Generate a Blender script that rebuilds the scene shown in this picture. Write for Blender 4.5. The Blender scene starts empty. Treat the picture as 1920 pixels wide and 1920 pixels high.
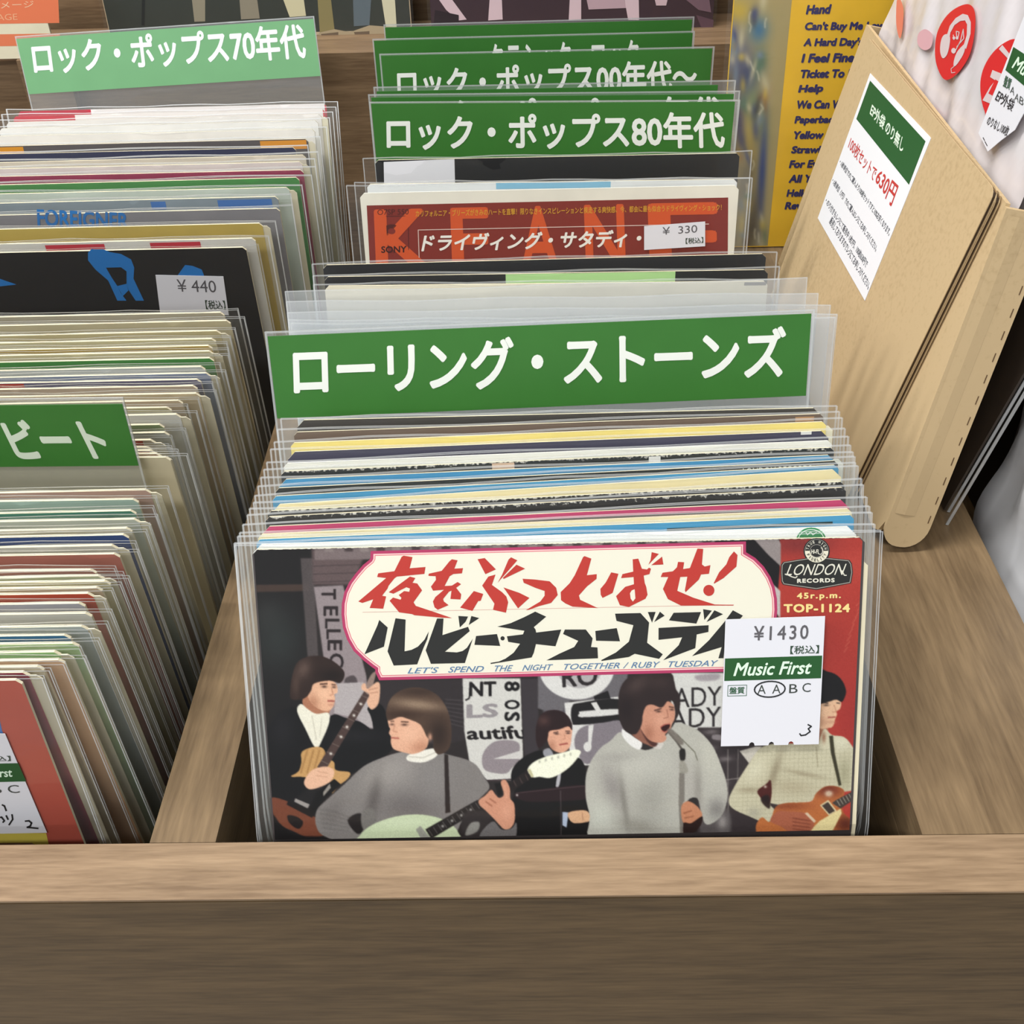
import bpy, math, random
import numpy as np
from mathutils import Matrix, Vector
from mathutils.geometry import tessellate_polygon

SC = bpy.context.scene
COL = SC.collection
rnd = random.Random(7)
# ------------------------------------------------------------------ camera
# millimetres relative to the lens: X right, Y away, Z up.  metres = W(p)
CAMZ = 1.135
F = 2068.0
_D = np.array([10, 1680, -2068.0]); _D /= np.linalg.norm(_D)
_X = np.array([1, .016, 0.0]); _X[2] = -(_X[0]*_D[0]+_X[1]*_D[1])/_D[2]; _X /= np.linalg.norm(_X)
_Z = np.cross(_X, _D)
RW = np.array([_X, _D, _Z])
cam = bpy.data.cameras.new('camera'); cam.sensor_width = 36; cam.lens = F/1920*36
cam.clip_start = .01; cam.clip_end = 50
camo = bpy.data.objects.new('camera', cam); COL.objects.link(camo)
M4 = Matrix.Identity(4)
for i in range(3):
    for j in range(3): M4[i][j] = RW[i][j]
M4[2][3] = CAMZ
camo.matrix_world = M4
SC.camera = camo
# ------------------------------------------------------------------ world + shop lights
w = bpy.data.worlds.new('shop_air'); SC.world = w; w.use_nodes = True
bg = w.node_tree.nodes['Background']; bg.inputs[0].default_value = (.93, .97, 1, 1); bg.inputs[1].default_value = .31
def lamp(x, y, z, sx, sy, e, tx=0):
    l = bpy.data.lights.new('ceiling_lamp', 'AREA'); l.shape = 'RECTANGLE'; l.size = sx; l.size_y = sy; l.energy = e
    l.color = (1, .995, .975)
    o = bpy.data.objects.new('ceiling_lamp', l); o.location = (x, y, z); o.rotation_euler = (tx, 0, 0); COL.objects.link(o)
for yy, e in ((1.9, 6), (.35, 21), (-1.3, 15), (-3.4, 10)):
    for xx, k in ((-2.3, 1.5), (-.55, 1.35), (1.6, .12)):
        lamp(xx, yy, 2.75, 1.2, .22, e*k)
SC.view_settings.view_transform = 'Standard'; SC.view_settings.look = 'None'
SC.view_settings.exposure = 0.4; SC.view_settings.gamma = 1; SC.view_settings.use_curve_mapping = False
SC.cycles.transparent_max_bounces = 48
SC.cycles.max_bounces = 8

# ------------------------------------------------------------------ projection helpers
def ray(px, py): return RW @ np.array([(px-960)/F, -(py-960)/F, -1.0])
def atz(px, py, z):
    r = ray(px, py); return r*z/r[2]
def aty(px, py, y):
    r = ray(px, py); return r*y/r[1]
def proj(P):
    c = np.asarray(P) @ RW
    return 960+F*c[..., 0]/-c[..., 2], 960-F*c[..., 1]/-c[..., 2]
def W(p): return (p[0]/1000, p[1]/1000, CAMZ+p[2]/1000)
def norm(v): v = np.asarray(v, float); return v/np.linalg.norm(v)

class Frame:
    """plane: O origin, U right, V up, N towards the viewer (mm)"""
    def __init__(s, O, U, V):
        s.O = np.array(O, float); s.U = norm(U); V = np.array(V, float); V = V-s.U*(V@s.U); s.V = norm(V); s.N = np.cross(s.U, s.V)
    def p(s, u, v, d=0): return s.O+s.U*u+s.V*v+s.N*d
    def uv(s, px, py, d=0):
        r = ray(px, py); q = r*((s.O+d*s.N) @ s.N)/(r @ s.N)-s.O
        return q @ s.U, q @ s.V
    def w(s, px, py, d=0):
        u, v = s.uv(px, py, d); return s.p(u, v, d)

# ------------------------------------------------------------------ materials
def lin(c):
    c = c/255.0; return c/12.92 if c <= .04045 else ((c+.055)/1.055)**2.4
def L3(col): return tuple(lin(c) for c in col)
MATS = {}
def nodes(name):
    m = bpy.data.materials.new(name); m.use_nodes = True
    nt = m.node_tree; b = nt.nodes['Principled BSDF']; return m, nt, b
def flat(col, rough=.5, spec=.3, name='print'):
    k = (tuple(int(c) for c in col), rough, spec)
    if k not in MATS:
        m, nt, b = nodes(name); b.inputs['Base Color'].default_value = (*L3(col), 1)
        b.inputs['Roughness'].default_value = rough; b.inputs['Specular IOR Level'].default_value = spec
        MATS[k] = m
    return MATS[k]
def new(nt, t, **kw):
    n = nt.nodes.new(t)
    for k, v in kw.items(): setattr(n, k, v)
    return n
def card_mat(col, worn=False, mottle=.06):
    """printed card: faint mottling; optionally a scuffed white top edge"""
    k = ('card', tuple(col), worn, mottle)
    if k in MATS: return MATS[k]
    m, nt, b = nodes('printed_card'); lk = nt.links.new
    tc = new(nt, 'ShaderNodeTexCoord')
    nz = new(nt, 'ShaderNodeTexNoise'); nz.inputs['Scale'].default_value = 60; nz.inputs['Detail'].default_value = 3
    lk(tc.outputs['Object'], nz.inputs['Vector'])
    hs = new(nt, 'ShaderNodeMapRange'); hs.inputs['To Min'].default_value = 1-mottle*2; hs.inputs['To Max'].default_value = 1+mottle*2
    lk(nz.outputs['Fac'], hs.inputs['Value'])
    mx = new(nt, 'ShaderNodeVectorMath', operation='SCALE'); mx.inputs[0].default_value = L3(col); lk(hs.outputs[0], mx.inputs['Scale'])
    out = mx.outputs[0]
    if worn:
        sp = new(nt, 'ShaderNodeSeparateXYZ'); lk(tc.outputs['Generated'], sp.inputs[0])
        n2 = new(nt, 'ShaderNodeTexNoise'); n2.inputs['Scale'].default_value = 900; n2.inputs['Detail'].default_value = 4
        lk(tc.outputs['Object'], n2.inputs['Vector'])
        ad = new(nt, 'ShaderNodeMath', operation='MULTIPLY_ADD'); lk(n2.outputs['Fac'], ad.inputs[0]); ad.inputs[1].default_value = .022; lk(sp.outputs['Z'], ad.inputs[2])
        rp = new(nt, 'ShaderNodeMapRange'); rp.inputs['From Min'].default_value = 1.009; rp.inputs['From Max'].default_value = 1.012
        lk(ad.outputs[0], rp.inputs['Value'])
        mm = new(nt, 'ShaderNodeMix', data_type='RGBA'); lk(rp.outputs[0], mm.inputs['Factor']); lk(out, mm.inputs[6]); mm.inputs[7].default_value = (.62, .6, .54, 1)
        out = mm.outputs[2]
    lk(out, b.inputs['Base Color']); b.inputs['Roughness'].default_value = .45
    MATS[k] = m; return m
def film(name, dif, tint=(1, 1, 1), rough=.1, gl=1.0):
    m = bpy.data.materials.new(name); m.use_nodes = True; nt = m.node_tree; nt.nodes.clear(); lk = nt.links.new
    o = new(nt, 'ShaderNodeOutputMaterial'); t = new(nt, 'ShaderNodeBsdfTransparent'); t.inputs[0].default_value = (*tint, 1)
    d = new(nt, 'ShaderNodeBsdfDiffuse'); d.inputs[0].default_value = (.82, .84, .85, 1)
    g = new(nt, 'ShaderNodeBsdfGlossy'); g.inputs['Roughness'].default_value = rough
    fr = new(nt, 'ShaderNodeFresnel'); fr.inputs[0].default_value = 1.45
    m0 = new(nt, 'ShaderNodeMath', operation='MINIMUM'); lk(fr.outputs[0], m0.inputs[0]); m0.inputs[1].default_value = .26
    ml = new(nt, 'ShaderNodeMath', operation='MULTIPLY'); lk(m0.outputs[0], ml.inputs[0]); ml.inputs[1].default_value = gl
    # very fine waviness so highlights break up
    tc = new(nt, 'ShaderNodeTexCoord'); nz = new(nt, 'ShaderNodeTexNoise'); nz.inputs['Scale'].default_value = 45
    mp = new(nt, 'ShaderNodeMapping'); mp.inputs['Scale'].default_value = (1, 1, 2.5)
    lk(tc.outputs['Object'], mp.inputs[0]); lk(mp.outputs[0], nz.inputs['Vector'])
    bp = new(nt, 'ShaderNodeBump'); bp.inputs['Strength'].default_value = .35; bp.inputs['Distance'].default_value = .002
    lk(nz.outputs['Fac'], bp.inputs['Height']); lk(bp.outputs[0], g.inputs['Normal'])
    a = new(nt, 'ShaderNodeMixShader'); a.inputs[0].default_value = dif; lk(t.outputs[0], a.inputs[1]); lk(d.outputs[0], a.inputs[2])
    c = new(nt, 'ShaderNodeMixShader'); lk(ml.outputs[0], c.inputs[0]); lk(a.outputs[0], c.inputs[1]); lk(g.outputs[0], c.inputs[2])
    lk(c.outputs[0], o.inputs[0]); return m
FILM = film('clear_film', .016, (.994, .997, .994), .09, .6)
FILMF = film('clear_film_front', .012, (.996, .998, .996), .09, .45)
FILM2 = film('clear_film_crinkled', .02, (.994, .997, .995), .12, .8)
RIM2 = film('film_edge_glint', .75, (.97, .98, .98), .25, 3.0)  # whitish film edge, whitened further to paint in glints on the left-bin sleeves
RIM = film('film_edge', .36, (.97, .98, .98), .2, 2.2)
MILK = film('milky_film', .17, (.97, .98, .99), .2)
PLATE = film('clear_plate', .10, (.97, .98, .98), .12)
def wood(name, c1, c2, axis, scale=1.0, rough=.38):
    m, nt, b = nodes(name); lk = nt.links.new
    tc = new(nt, 'ShaderNodeTexCoord'); mp = new(nt, 'ShaderNodeMapping')
    s = [150, 150, 150]; s[axis] = 12; mp.inputs['Scale'].default_value = [v*scale for v in s]
    lk(tc.outputs['Object'], mp.inputs[0])
    n1 = new(nt, 'ShaderNodeTexNoise'); n1.inputs['Scale'].default_value = 1; n1.inputs['Detail'].default_value = 6; n1.inputs['Distortion'].default_value = .25; n1.inputs['Roughness'].default_value = .68
    lk(mp.outputs[0], n1.inputs['Vector'])
    mp2 = new(nt, 'ShaderNodeMapping'); s2 = [760, 760, 760]; s2[axis] = 60; mp2.inputs['Scale'].default_value = s2; lk(tc.outputs['Object'], mp2.inputs[0])
    n2 = new(nt, 'ShaderNodeTexNoise'); n2.inputs['Scale'].default_value = 1; n2.inputs['Detail'].default_value = 3; lk(mp2.outputs[0], n2.inputs['Vector'])
    mm = new(nt, 'ShaderNodeMath', operation='MULTIPLY_ADD'); lk(n2.outputs['Fac'], mm.inputs[0]); mm.inputs[1].default_value = .55
    lk(n1.outputs['Fac'], mm.inputs[2])
    r = new(nt, 'ShaderNodeValToRGB'); e = r.color_ramp.elements; e[0].position = .52; e[0].color = (*L3(c1), 1); e[1].position = 1.0; e[1].color = (*L3(c2), 1)
    lk(mm.outputs[0], r.inputs[0]); lk(r.outputs[0], b.inputs['Base Color'])
    b.inputs['Roughness'].default_value = rough; b.inputs['Specular IOR Level'].default_value = .35
    bp = new(nt, 'ShaderNodeBump'); bp.inputs['Strength'].default_value = .12; bp.inputs['Distance'].default_value = .0004
    lk(n2.outputs['Fac'], bp.inputs['Height']); lk(bp.outputs[0], b.inputs['Normal'])
    return m
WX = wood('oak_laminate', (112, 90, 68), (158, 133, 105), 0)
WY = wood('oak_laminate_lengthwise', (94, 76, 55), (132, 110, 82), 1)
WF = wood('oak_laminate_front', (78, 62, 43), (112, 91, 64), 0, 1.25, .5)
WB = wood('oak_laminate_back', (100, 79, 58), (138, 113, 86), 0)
KRAFT = None
def kraft():
    m, nt, b = nodes('kraft_cardboard'); lk = nt.links.new
    tc = new(nt, 'ShaderNodeTexCoord'); n = new(nt, 'ShaderNodeTexNoise'); n.inputs['Scale'].default_value = 500; n.inputs['Detail'].default_value = 6
    lk(tc.outputs['Object'], n.inputs['Vector'])
    n3 = new(nt, 'ShaderNodeTexNoise'); n3.inputs['Scale'].default_value = 5; lk(tc.outputs['Object'], n3.inputs['Vector'])
    ad = new(nt, 'ShaderNodeMath', operation='ADD'); lk(n.outputs['Fac'], ad.inputs[0]); lk(n3.outputs['Fac'], ad.inputs[1])
    r = new(nt, 'ShaderNodeValToRGB'); e = r.color_ramp.elements; e[0].position = .35; e[0].color = (*L3((164, 138, 101)), 1); e[1].position = .75*1.6; e[1].color = (*L3((196, 171, 132)), 1)
    e[1].position = 1
    lk(ad.outputs[0], r.inputs[0]); lk(r.outputs[0], b.inputs['Base Color']); b.inputs['Roughness'].default_value = .7; b.inputs['Specular IOR Level'].default_value = .2
    return m
KRAFT = kraft()
CREAM = card_mat((226, 216, 186)); WHITE = card_mat((232, 230, 222))
GREEN = card_mat((54, 116, 44), mottle=.04)
PAPERW = flat((216, 216, 222), .6, .2, 'tag_paper')

# ------------------------------------------------------------------ object helpers
def props(o, label, cat=None, group=None, kind=None):
    if label: o['label'] = label
    if cat: o['category'] = cat
    if group: o['group'] = group
    if kind: o['kind'] = kind
    return o
def empty(name, base, yaw=0, label=None, cat=None, group=None):
    o = bpy.data.objects.new(name, None); COL.objects.link(o)
    o.location = W(base); o.rotation_euler = (0, 0, yaw); o.empty_display_size = .01
    return props(o, label, cat, group)
class MB:
    def __init__(s): s.v = []; s.f = []; s.m = []; s.mats = []; s.sm = False
    def mi(s, mat):
        if mat not in s.mats: s.mats.append(mat)
        return s.mats.index(mat)
    def add(s, vs, fs, mat):
        n = len(s.v); k = s.mi(mat); s.v += [tuple(v) for v in vs]
        s.f += [tuple(i+n for i in f) for f in fs]; s.m += [k]*len(fs)
    def box(s, a, b, mat):
        x0, y0, z0 = a; x1, y1, z1 = b
        vs = [(x, y, z) for x in (x0, x1) for y in (y0, y1) for z in (z0, z1)]
        s.add(vs, [(0, 1, 3, 2), (4, 6, 7, 5), (0, 4, 5, 1), (2, 3, 7, 6), (0, 2, 6, 4), (1, 5, 7, 3)], mat)
    def fbox(s, fr, u0, u1, v0, v1, d0, d1, mat):
        vs = [fr.p(u, v, d) for u in (u0, u1) for v in (v0, v1) for d in (d0, d1)]
        s.add(vs, [(0, 1, 3, 2), (4, 6, 7, 5), (0, 4, 5, 1), (2, 3, 7, 6), (0, 2, 6, 4), (1, 5, 7, 3)], mat)
    def poly(s, pts3, mat):
        """planar polygon (concave ok)"""
        t = tessellate_polygon([[Vector(p) for p in pts3]])
        s.add(pts3, [tuple(x) for x in t], mat)
    def pxpoly(s, fr, pts, mat, d=0): s.poly([fr.w(x, y, d) for x, y in pts], mat)
    def uvpoly(s, fr, pts, mat, d=0): s.poly([fr.p(x, y, d) for x, y in pts], mat)
    def prism(s, fr, pts, d0, d1, mat, matside=None):
        """uv outline extruded between d0 (back) and d1 (front)"""
        n = len(pts); s.poly([fr.p(x, y, d1) for x, y in pts], mat); s.poly([fr.p(x, y, d0) for x, y in pts], mat)
        vs = [fr.p(x, y, d0) for x, y in pts]+[fr.p(x, y, d1) for x, y in pts]
        s.add(vs, [(i, (i+1) % n, (i+1) % n+n, i+n) for i in range(n)], matside or mat)
    def stroke(s, fr, pts, wd, mat, d=0):
        """thin line through px points, wd in px"""
        for (x0, y0), (x1, y1) in zip(pts, pts[1:]):
            dx, dy = x1-x0, y1-y0; l = math.hypot(dx, dy) or 1; nx, ny = -dy/l*wd/2, dx/l*wd/2; ex, ey = dx/l*wd*.3, dy/l*wd*.3
            q = [(x0+nx-ex, y0+ny-ey), (x1+nx+ex, y1+ny+ey), (x1-nx+ex, y1-ny+ey), (x0-nx-ex, y0-ny-ey)]
            s.add([fr.w(a, b, d) for a, b in q], [(0, 1, 2, 3)], mat)
    def text(s, fr, string, quad, mat, d=0, bold=0, shear=0, space=1):
        pts, tris = glyphs(string, bold, shear, space)
        P = bil(quad, pts); n = len(P)//9 if bold else len(P)
        s.add([fr.w(x, y, d+.004*(i//n)) for i, (x, y) in enumerate(P)], tris, mat)
    def build(s, name, parent=None, label=None, smooth=False, loc=None, kind=None):
        m = bpy.data.meshes.new(name)
        V = np.array(s.v, float)
        o = bpy.data.objects.new(name, m); COL.objects.link(o)
        if parent is not None:
            root = parent
            base = np.array([0.0, 0, 0]); yaw = 0
            chain = []
            while root.parent: chain.append(root); root = root.parent
            base = np.array(root.location); yaw = root.rotation_euler.z
            V = V/1000+np.array([0, 0, CAMZ])-base
            c, sn = math.cos(-yaw), math.sin(-yaw)
            V = np.stack([V[:, 0]*c-V[:, 1]*sn, V[:, 0]*sn+V[:, 1]*c, V[:, 2]], 1)
            o.parent = parent
        else:
            V = V/1000+np.array([0, 0, CAMZ])
            base = np.array([(V[:, 0].min()+V[:, 0].max())/2, (V[:, 1].min()+V[:, 1].max())/2, V[:, 2].min()])
            V = V-base; o.location = base
        m.from_pydata(V.tolist(), [], s.f)
        for t in s.mats: m.materials.append(t)
        m.polygons.foreach_set('material_index', s.m)
        if smooth: m.polygons.foreach_set('use_smooth', [True]*len(m.polygons))
        m.update()
        if label: o['label'] = label
        if kind: o['kind'] = kind
        return o
# ------------------------------------------------------------------ text
GC = {}
def glyphs(string, bold=0, shear=0, space=1):
    k = (string, bold, shear, space)
    if k in GC: return GC[k]
    c = bpy.data.curves.new('t', 'FONT'); c.body = string; c.resolution_u = 3; c.fill_mode = 'BOTH'; c.shear = shear; c.space_character = space
    o = bpy.data.objects.new('t', c); COL.objects.link(o); bpy.context.view_layer.update()
    dg = bpy.context.evaluated_depsgraph_get(); m = bpy.data.meshes.new_from_object(o.evaluated_get(dg))
    v = np.array([p.co[:2] for p in m.vertices]); f = []
    for p in m.polygons:
        q = list(p.vertices)
        for i in range(1, len(q)-1): f.append((q[0], q[i], q[i+1]))
    bpy.data.objects.remove(o); bpy.data.curves.remove(c); bpy.data.meshes.remove(m)
    if bold:
        V = [v]; Fs = list(f); n = len(v)
        for i in range(8):
            a = i*math.pi/4; V.append(v+np.array([math.cos(a), math.sin(a)])*bold); Fs += [tuple(j+n*(i+1) for j in t) for t in f]
        v = np.concatenate(V); f = Fs
    lo, hi = v.min(0), v.max(0); v = (v-lo)/(hi-lo)
    GC[k] = (v, f); return GC[k]
def bil(quad, pts):
    TL, TR, BR, BL = [np.array(q, float) for q in quad]; pts = np.asarray(pts)
    x = pts[:, :1]; y = pts[:, 1:]
    return (BL*(1-x)+BR*x)*(1-y)+(TL*(1-x)+TR*x)*y
def crop(ox, oy, s):
    return lambda pts: [(ox+x/s, oy+y/s) for x, y in pts]
def circ(cx, cy, rx, ry=None, n=28, a0=0, a1=2*math.pi, rot=0):
    ry = ry or rx; out = []
    for i in range(n):
        a = a0+(a1-a0)*i/n if abs(a1-a0) > 6.28 else a0+(a1-a0)*i/(n-1)
        x, y = rx*math.cos(a), ry*math.sin(a)
        out.append((cx+x*math.cos(rot)-y*math.sin(rot), cy+x*math.sin(rot)+y*math.cos(rot)))
    return out

# ================================================================== CABINET
RAIL = -285; YB = 745
def cabinet():
    base = (-60, 450, -1135)
    c = empty('record_cabinet', base, 0, 'oak laminate record browser cabinet with open bins, rails and dividers', 'cabinet')
    b = MB(); b.box((-420, 176, RAIL-.8), (330, 195, RAIL), WX); b.build('front_rail', c)
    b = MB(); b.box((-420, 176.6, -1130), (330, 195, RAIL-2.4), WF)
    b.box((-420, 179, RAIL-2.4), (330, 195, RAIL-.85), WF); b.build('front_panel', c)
    for x0, x1, y1 in ((-117, -97, 466), (-349, -329, YB-.2)):
        b = MB(); b.box((x0, 195.2, -470), (x1, y1, RAIL), WY); b.build('divider', c)
    b = MB(); b.box((115, 195.2, RAIL-18), (176, YB-.2, RAIL), WY); b.build('side_ledge', c)
    b = MB(); b.box((133.2, 195.2, -358), (311.8, YB-.2, -340), WY); b.build('lower_shelf', c)
    b = MB(); b.box((115, 195.2, -470), (133, YB-.2, RAIL-18.2), WY); b.build('divider', c)
    b = MB(); b.box((-420, YB, -1130), (330, YB+70, -218), WB); b.build('back_panel', c)
    b = MB(); b.box((-329, 195.2, -427), (-117, YB-.2, -409), WX); b.build('bin_floor', c)
    b = MB(); b.box((-97, 195.2, -401), (115, YB-.2, -383), WX); b.build('bin_floor', c)
    b = MB(); b.box((-420, 195.2, -1130), (-402, YB-.2, RAIL), WY); b.build('side_panel', c)
    b = MB(); b.box((312, 195.2, -1130), (330, YB-.2, RAIL-18.2), WY); b.build('side_panel', c)
cabinet()
def shell():
    b = MB(); b.box((-3000, -3000, -1155), (3000, 2200, -1135), card_mat((150, 145, 138))); o = b.build('floor'); props(o, 'pale grey shop floor', kind='structure')
    b = MB(); b.box((-3000, 830, -1135), (3000, 850, 900), WB); o = b.build('wall_back'); props(o, 'oak laminate back board behind the record covers', kind='structure')
shell()

# ================================================================== PAINTED PRINTS (vertex colours)
class Canvas:
    def __init__(s, x0, y0, w, h): s.x0, s.y0, s.w, s.h = x0, y0, w, h; s.a = np.zeros((h, w, 3), np.float32)
    def mask(s, polys):
        K2 = 2; H, Wd = s.h*K2, s.w*K2; m = np.zeros((H, Wd), np.float32)
        for pts in polys:
            P = (np.array(pts, float)-[s.x0, s.y0])*K2; y = P[:, 1]; Q = np.roll(P, -1, 0)
            r0, r1 = max(0, int(y.min())), min(H-1, int(y.max())+1)
            dy = Q[:, 1]-P[:, 1]; dy[dy == 0] = 1e-9
            for r in range(r0, r1+1):
                yy = r+.5; c = ((P[:, 1] <= yy) != (Q[:, 1] <= yy))
                if not c.any(): continue
                xs = np.sort(P[c, 0]+(yy-P[c, 1])/dy[c]*(Q[c, 0]-P[c, 0]))
                for a, b_ in zip(xs[::2], xs[1::2]):
                    ia, ib = max(0, int(round(a))), min(Wd, int(round(b_)))
                    if ib > ia: m[r, ia:ib] = 1
        return m.reshape(s.h, K2, s.w, K2).mean((1, 3))
    def blur(s, m, sg):
        n = int(sg*3)+1; k = np.exp(-np.arange(-n, n+1)**2/(2*sg*sg)); k /= k.sum()
        ys = np.where(m.max(1) > 0)[0]; xs = np.where(m.max(0) > 0)[0]
        if not len(ys): return m
        a, b_, c, d = max(0, ys[0]-n), min(s.h, ys[-1]+n+1), max(0, xs[0]-n), min(s.w, xs[-1]+n+1)
        t = np.pad(m[a:b_, c:d], n, mode='edge')
        t = sum(k[i]*t[i:i+b_-a, :] for i in range(2*n+1)); t = sum(k[i]*t[:, i:i+d-c] for i in range(2*n+1))
        o = np.zeros_like(m); o[a:b_, c:d] = t; return o
    def fill(s, pts, col, al=1, soft=.7, smooth=True, clip=None):
        if smooth: pts = cr(pts)
        m = s.mask([pts])
        if soft: m = s.blur(m, soft)
        if clip is not None: m = m*clip
        m = (m*al)[..., None]; s.a = s.a*(1-m)+np.array(col, np.float32)*m; return m[..., 0]/al
    def blob(s, cx, cy, rx, ry, col, al=.6, rot=0, clip=None):
        Y, X = np.mgrid[0:s.h, 0:s.w]; X = X+s.x0-cx; Y = Y+s.y0-cy
        c, n = math.cos(rot), math.sin(rot); u = (X*c+Y*n)/rx; v = (-X*n+Y*c)/ry
        m = np.exp(-(u*u+v*v))*al
        if clip is not None: m = m*clip
        m = m[..., None]; s.a = s.a*(1-m)+np.array(col, np.float32)*m
    def line(s, pts, wd, col, al=1, soft=.6, clip=None):
        ps = []
        for (x0, y0), (x1, y1) in zip(pts, pts[1:]):
            dx, dy = x1-x0, y1-y0; l = math.hypot(dx, dy) or 1; nx, ny = -dy/l*wd/2, dx/l*wd/2
            ps.append([(x0+nx, y0+ny), (x1+nx, y1+ny), (x1-nx, y1-ny), (x0-nx, y0-ny)])
        m = np.minimum(1, s.mask(ps))
        if soft: m = s.blur(m, soft)
        if clip is not None: m = m*clip
        m = (m*al)[..., None]; s.a = s.a*(1-m)+np.array(col, np.float32)*m
    def text(s, t, quad, col, bold=.01, al=1, clip=None):
        v, f = glyphs(t, bold); P = bil(quad, v); m = s.mask([[tuple(P[i]) for i in tr] for tr in f])
        m = s.blur(m, .6)
        if clip is not None: m = m*clip
        m = (m*al)[..., None]; s.a = s.a*(1-m)+np.array(col, np.float32)*m
def cr(P, n=4):
    P = np.array(P, float); N = len(P); out = []
    for i in range(N):
        a, b_, c, d = P[i-1], P[i], P[(i+1) % N], P[(i+2) % N]
        for k in range(n):
            t = k/n; out.append(tuple(.5*((2*b_)+(c-a)*t+(2*a-5*b_+4*c-d)*t*t+(3*b_-a-3*c+d)*t**3)))
    return out

def painted_sheet(C, fr, us, vs, d, parent, name, label, cut=1.6, gain=.88):
    nu, nv = len(us), len(vs); Ug, Vg = np.meshgrid(us, vs)
    if cut:
        h = max(abs(us[0]), abs(us[-1]))+.3; k = np.clip(cut-np.abs(Vg), 0, cut); Ug = np.clip(Ug, -h+k, h-k)
    P = fr.O+Ug[..., None]*fr.U+Vg[..., None]*fr.V+d*fr.N
    px, py = proj(P)
    x = np.clip(px-C.x0-.5, 0, C.w-1.001); y = np.clip(py-C.y0-.5, 0, C.h-1.001); xi = x.astype(int); yi = y.astype(int); fx = (x-xi)[..., None]; fy = (y-yi)[..., None]
    A = C.a; col = (A[yi, xi]*(1-fx)+A[yi, xi+1]*fx)*(1-fy)+(A[yi+1, xi]*(1-fx)+A[yi+1, xi+1]*fx)*fy
    c = col/255; c = np.where(c <= .04045, c/12.92, ((c+.055)/1.055)**2.4)*gain
    rgba = np.concatenate([c, np.ones((nv, nu, 1))], 2).astype(np.float32)
    base = np.array(parent.location); yaw = parent.rotation_euler.z
    V = P.reshape(-1, 3)/1000+[0, 0, CAMZ]-base; cc, sn = math.cos(-yaw), math.sin(-yaw)
    V = np.stack([V[:, 0]*cc-V[:, 1]*sn, V[:, 0]*sn+V[:, 1]*cc, V[:, 2]], 1)
    i = (np.arange(nv-1)[:, None]*nu+np.arange(nu-1)).ravel(); F4 = np.stack([i, i+nu, i+nu+1, i+1], 1)
    m = bpy.data.meshes.new(name); m.vertices.add(len(V)); m.vertices.foreach_set('co', V.astype(np.float32).ravel())
    m.loops.add(F4.size); m.loops.foreach_set('vertex_index', F4.ravel().astype(np.int32)); m.polygons.add(len(F4)); m.polygons.foreach_set('loop_start', (np.arange(len(F4))*4).astype(np.int32))
    m.update(calc_edges=True)
    at = m.color_attributes.new('print', 'FLOAT_COLOR', 'POINT'); at.data.foreach_set('color', rgba.ravel())
    if 'photo' not in MATS:
        mt, nt, bs = nodes('photo_print'); an = new(nt, 'ShaderNodeAttribute', attribute_name='print'); nt.links.new(an.outputs['Color'], bs.inputs['Base Color']); bs.inputs['Roughness'].default_value = .4; bs.inputs['Specular IOR Level'].default_value = .12
        MATS['photo'] = mt
    m.materials.append(MATS['photo'])
    o = bpy.data.objects.new(name, m); COL.objects.link(o); o.parent = parent
    if label: o['label'] = label
    return o

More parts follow.
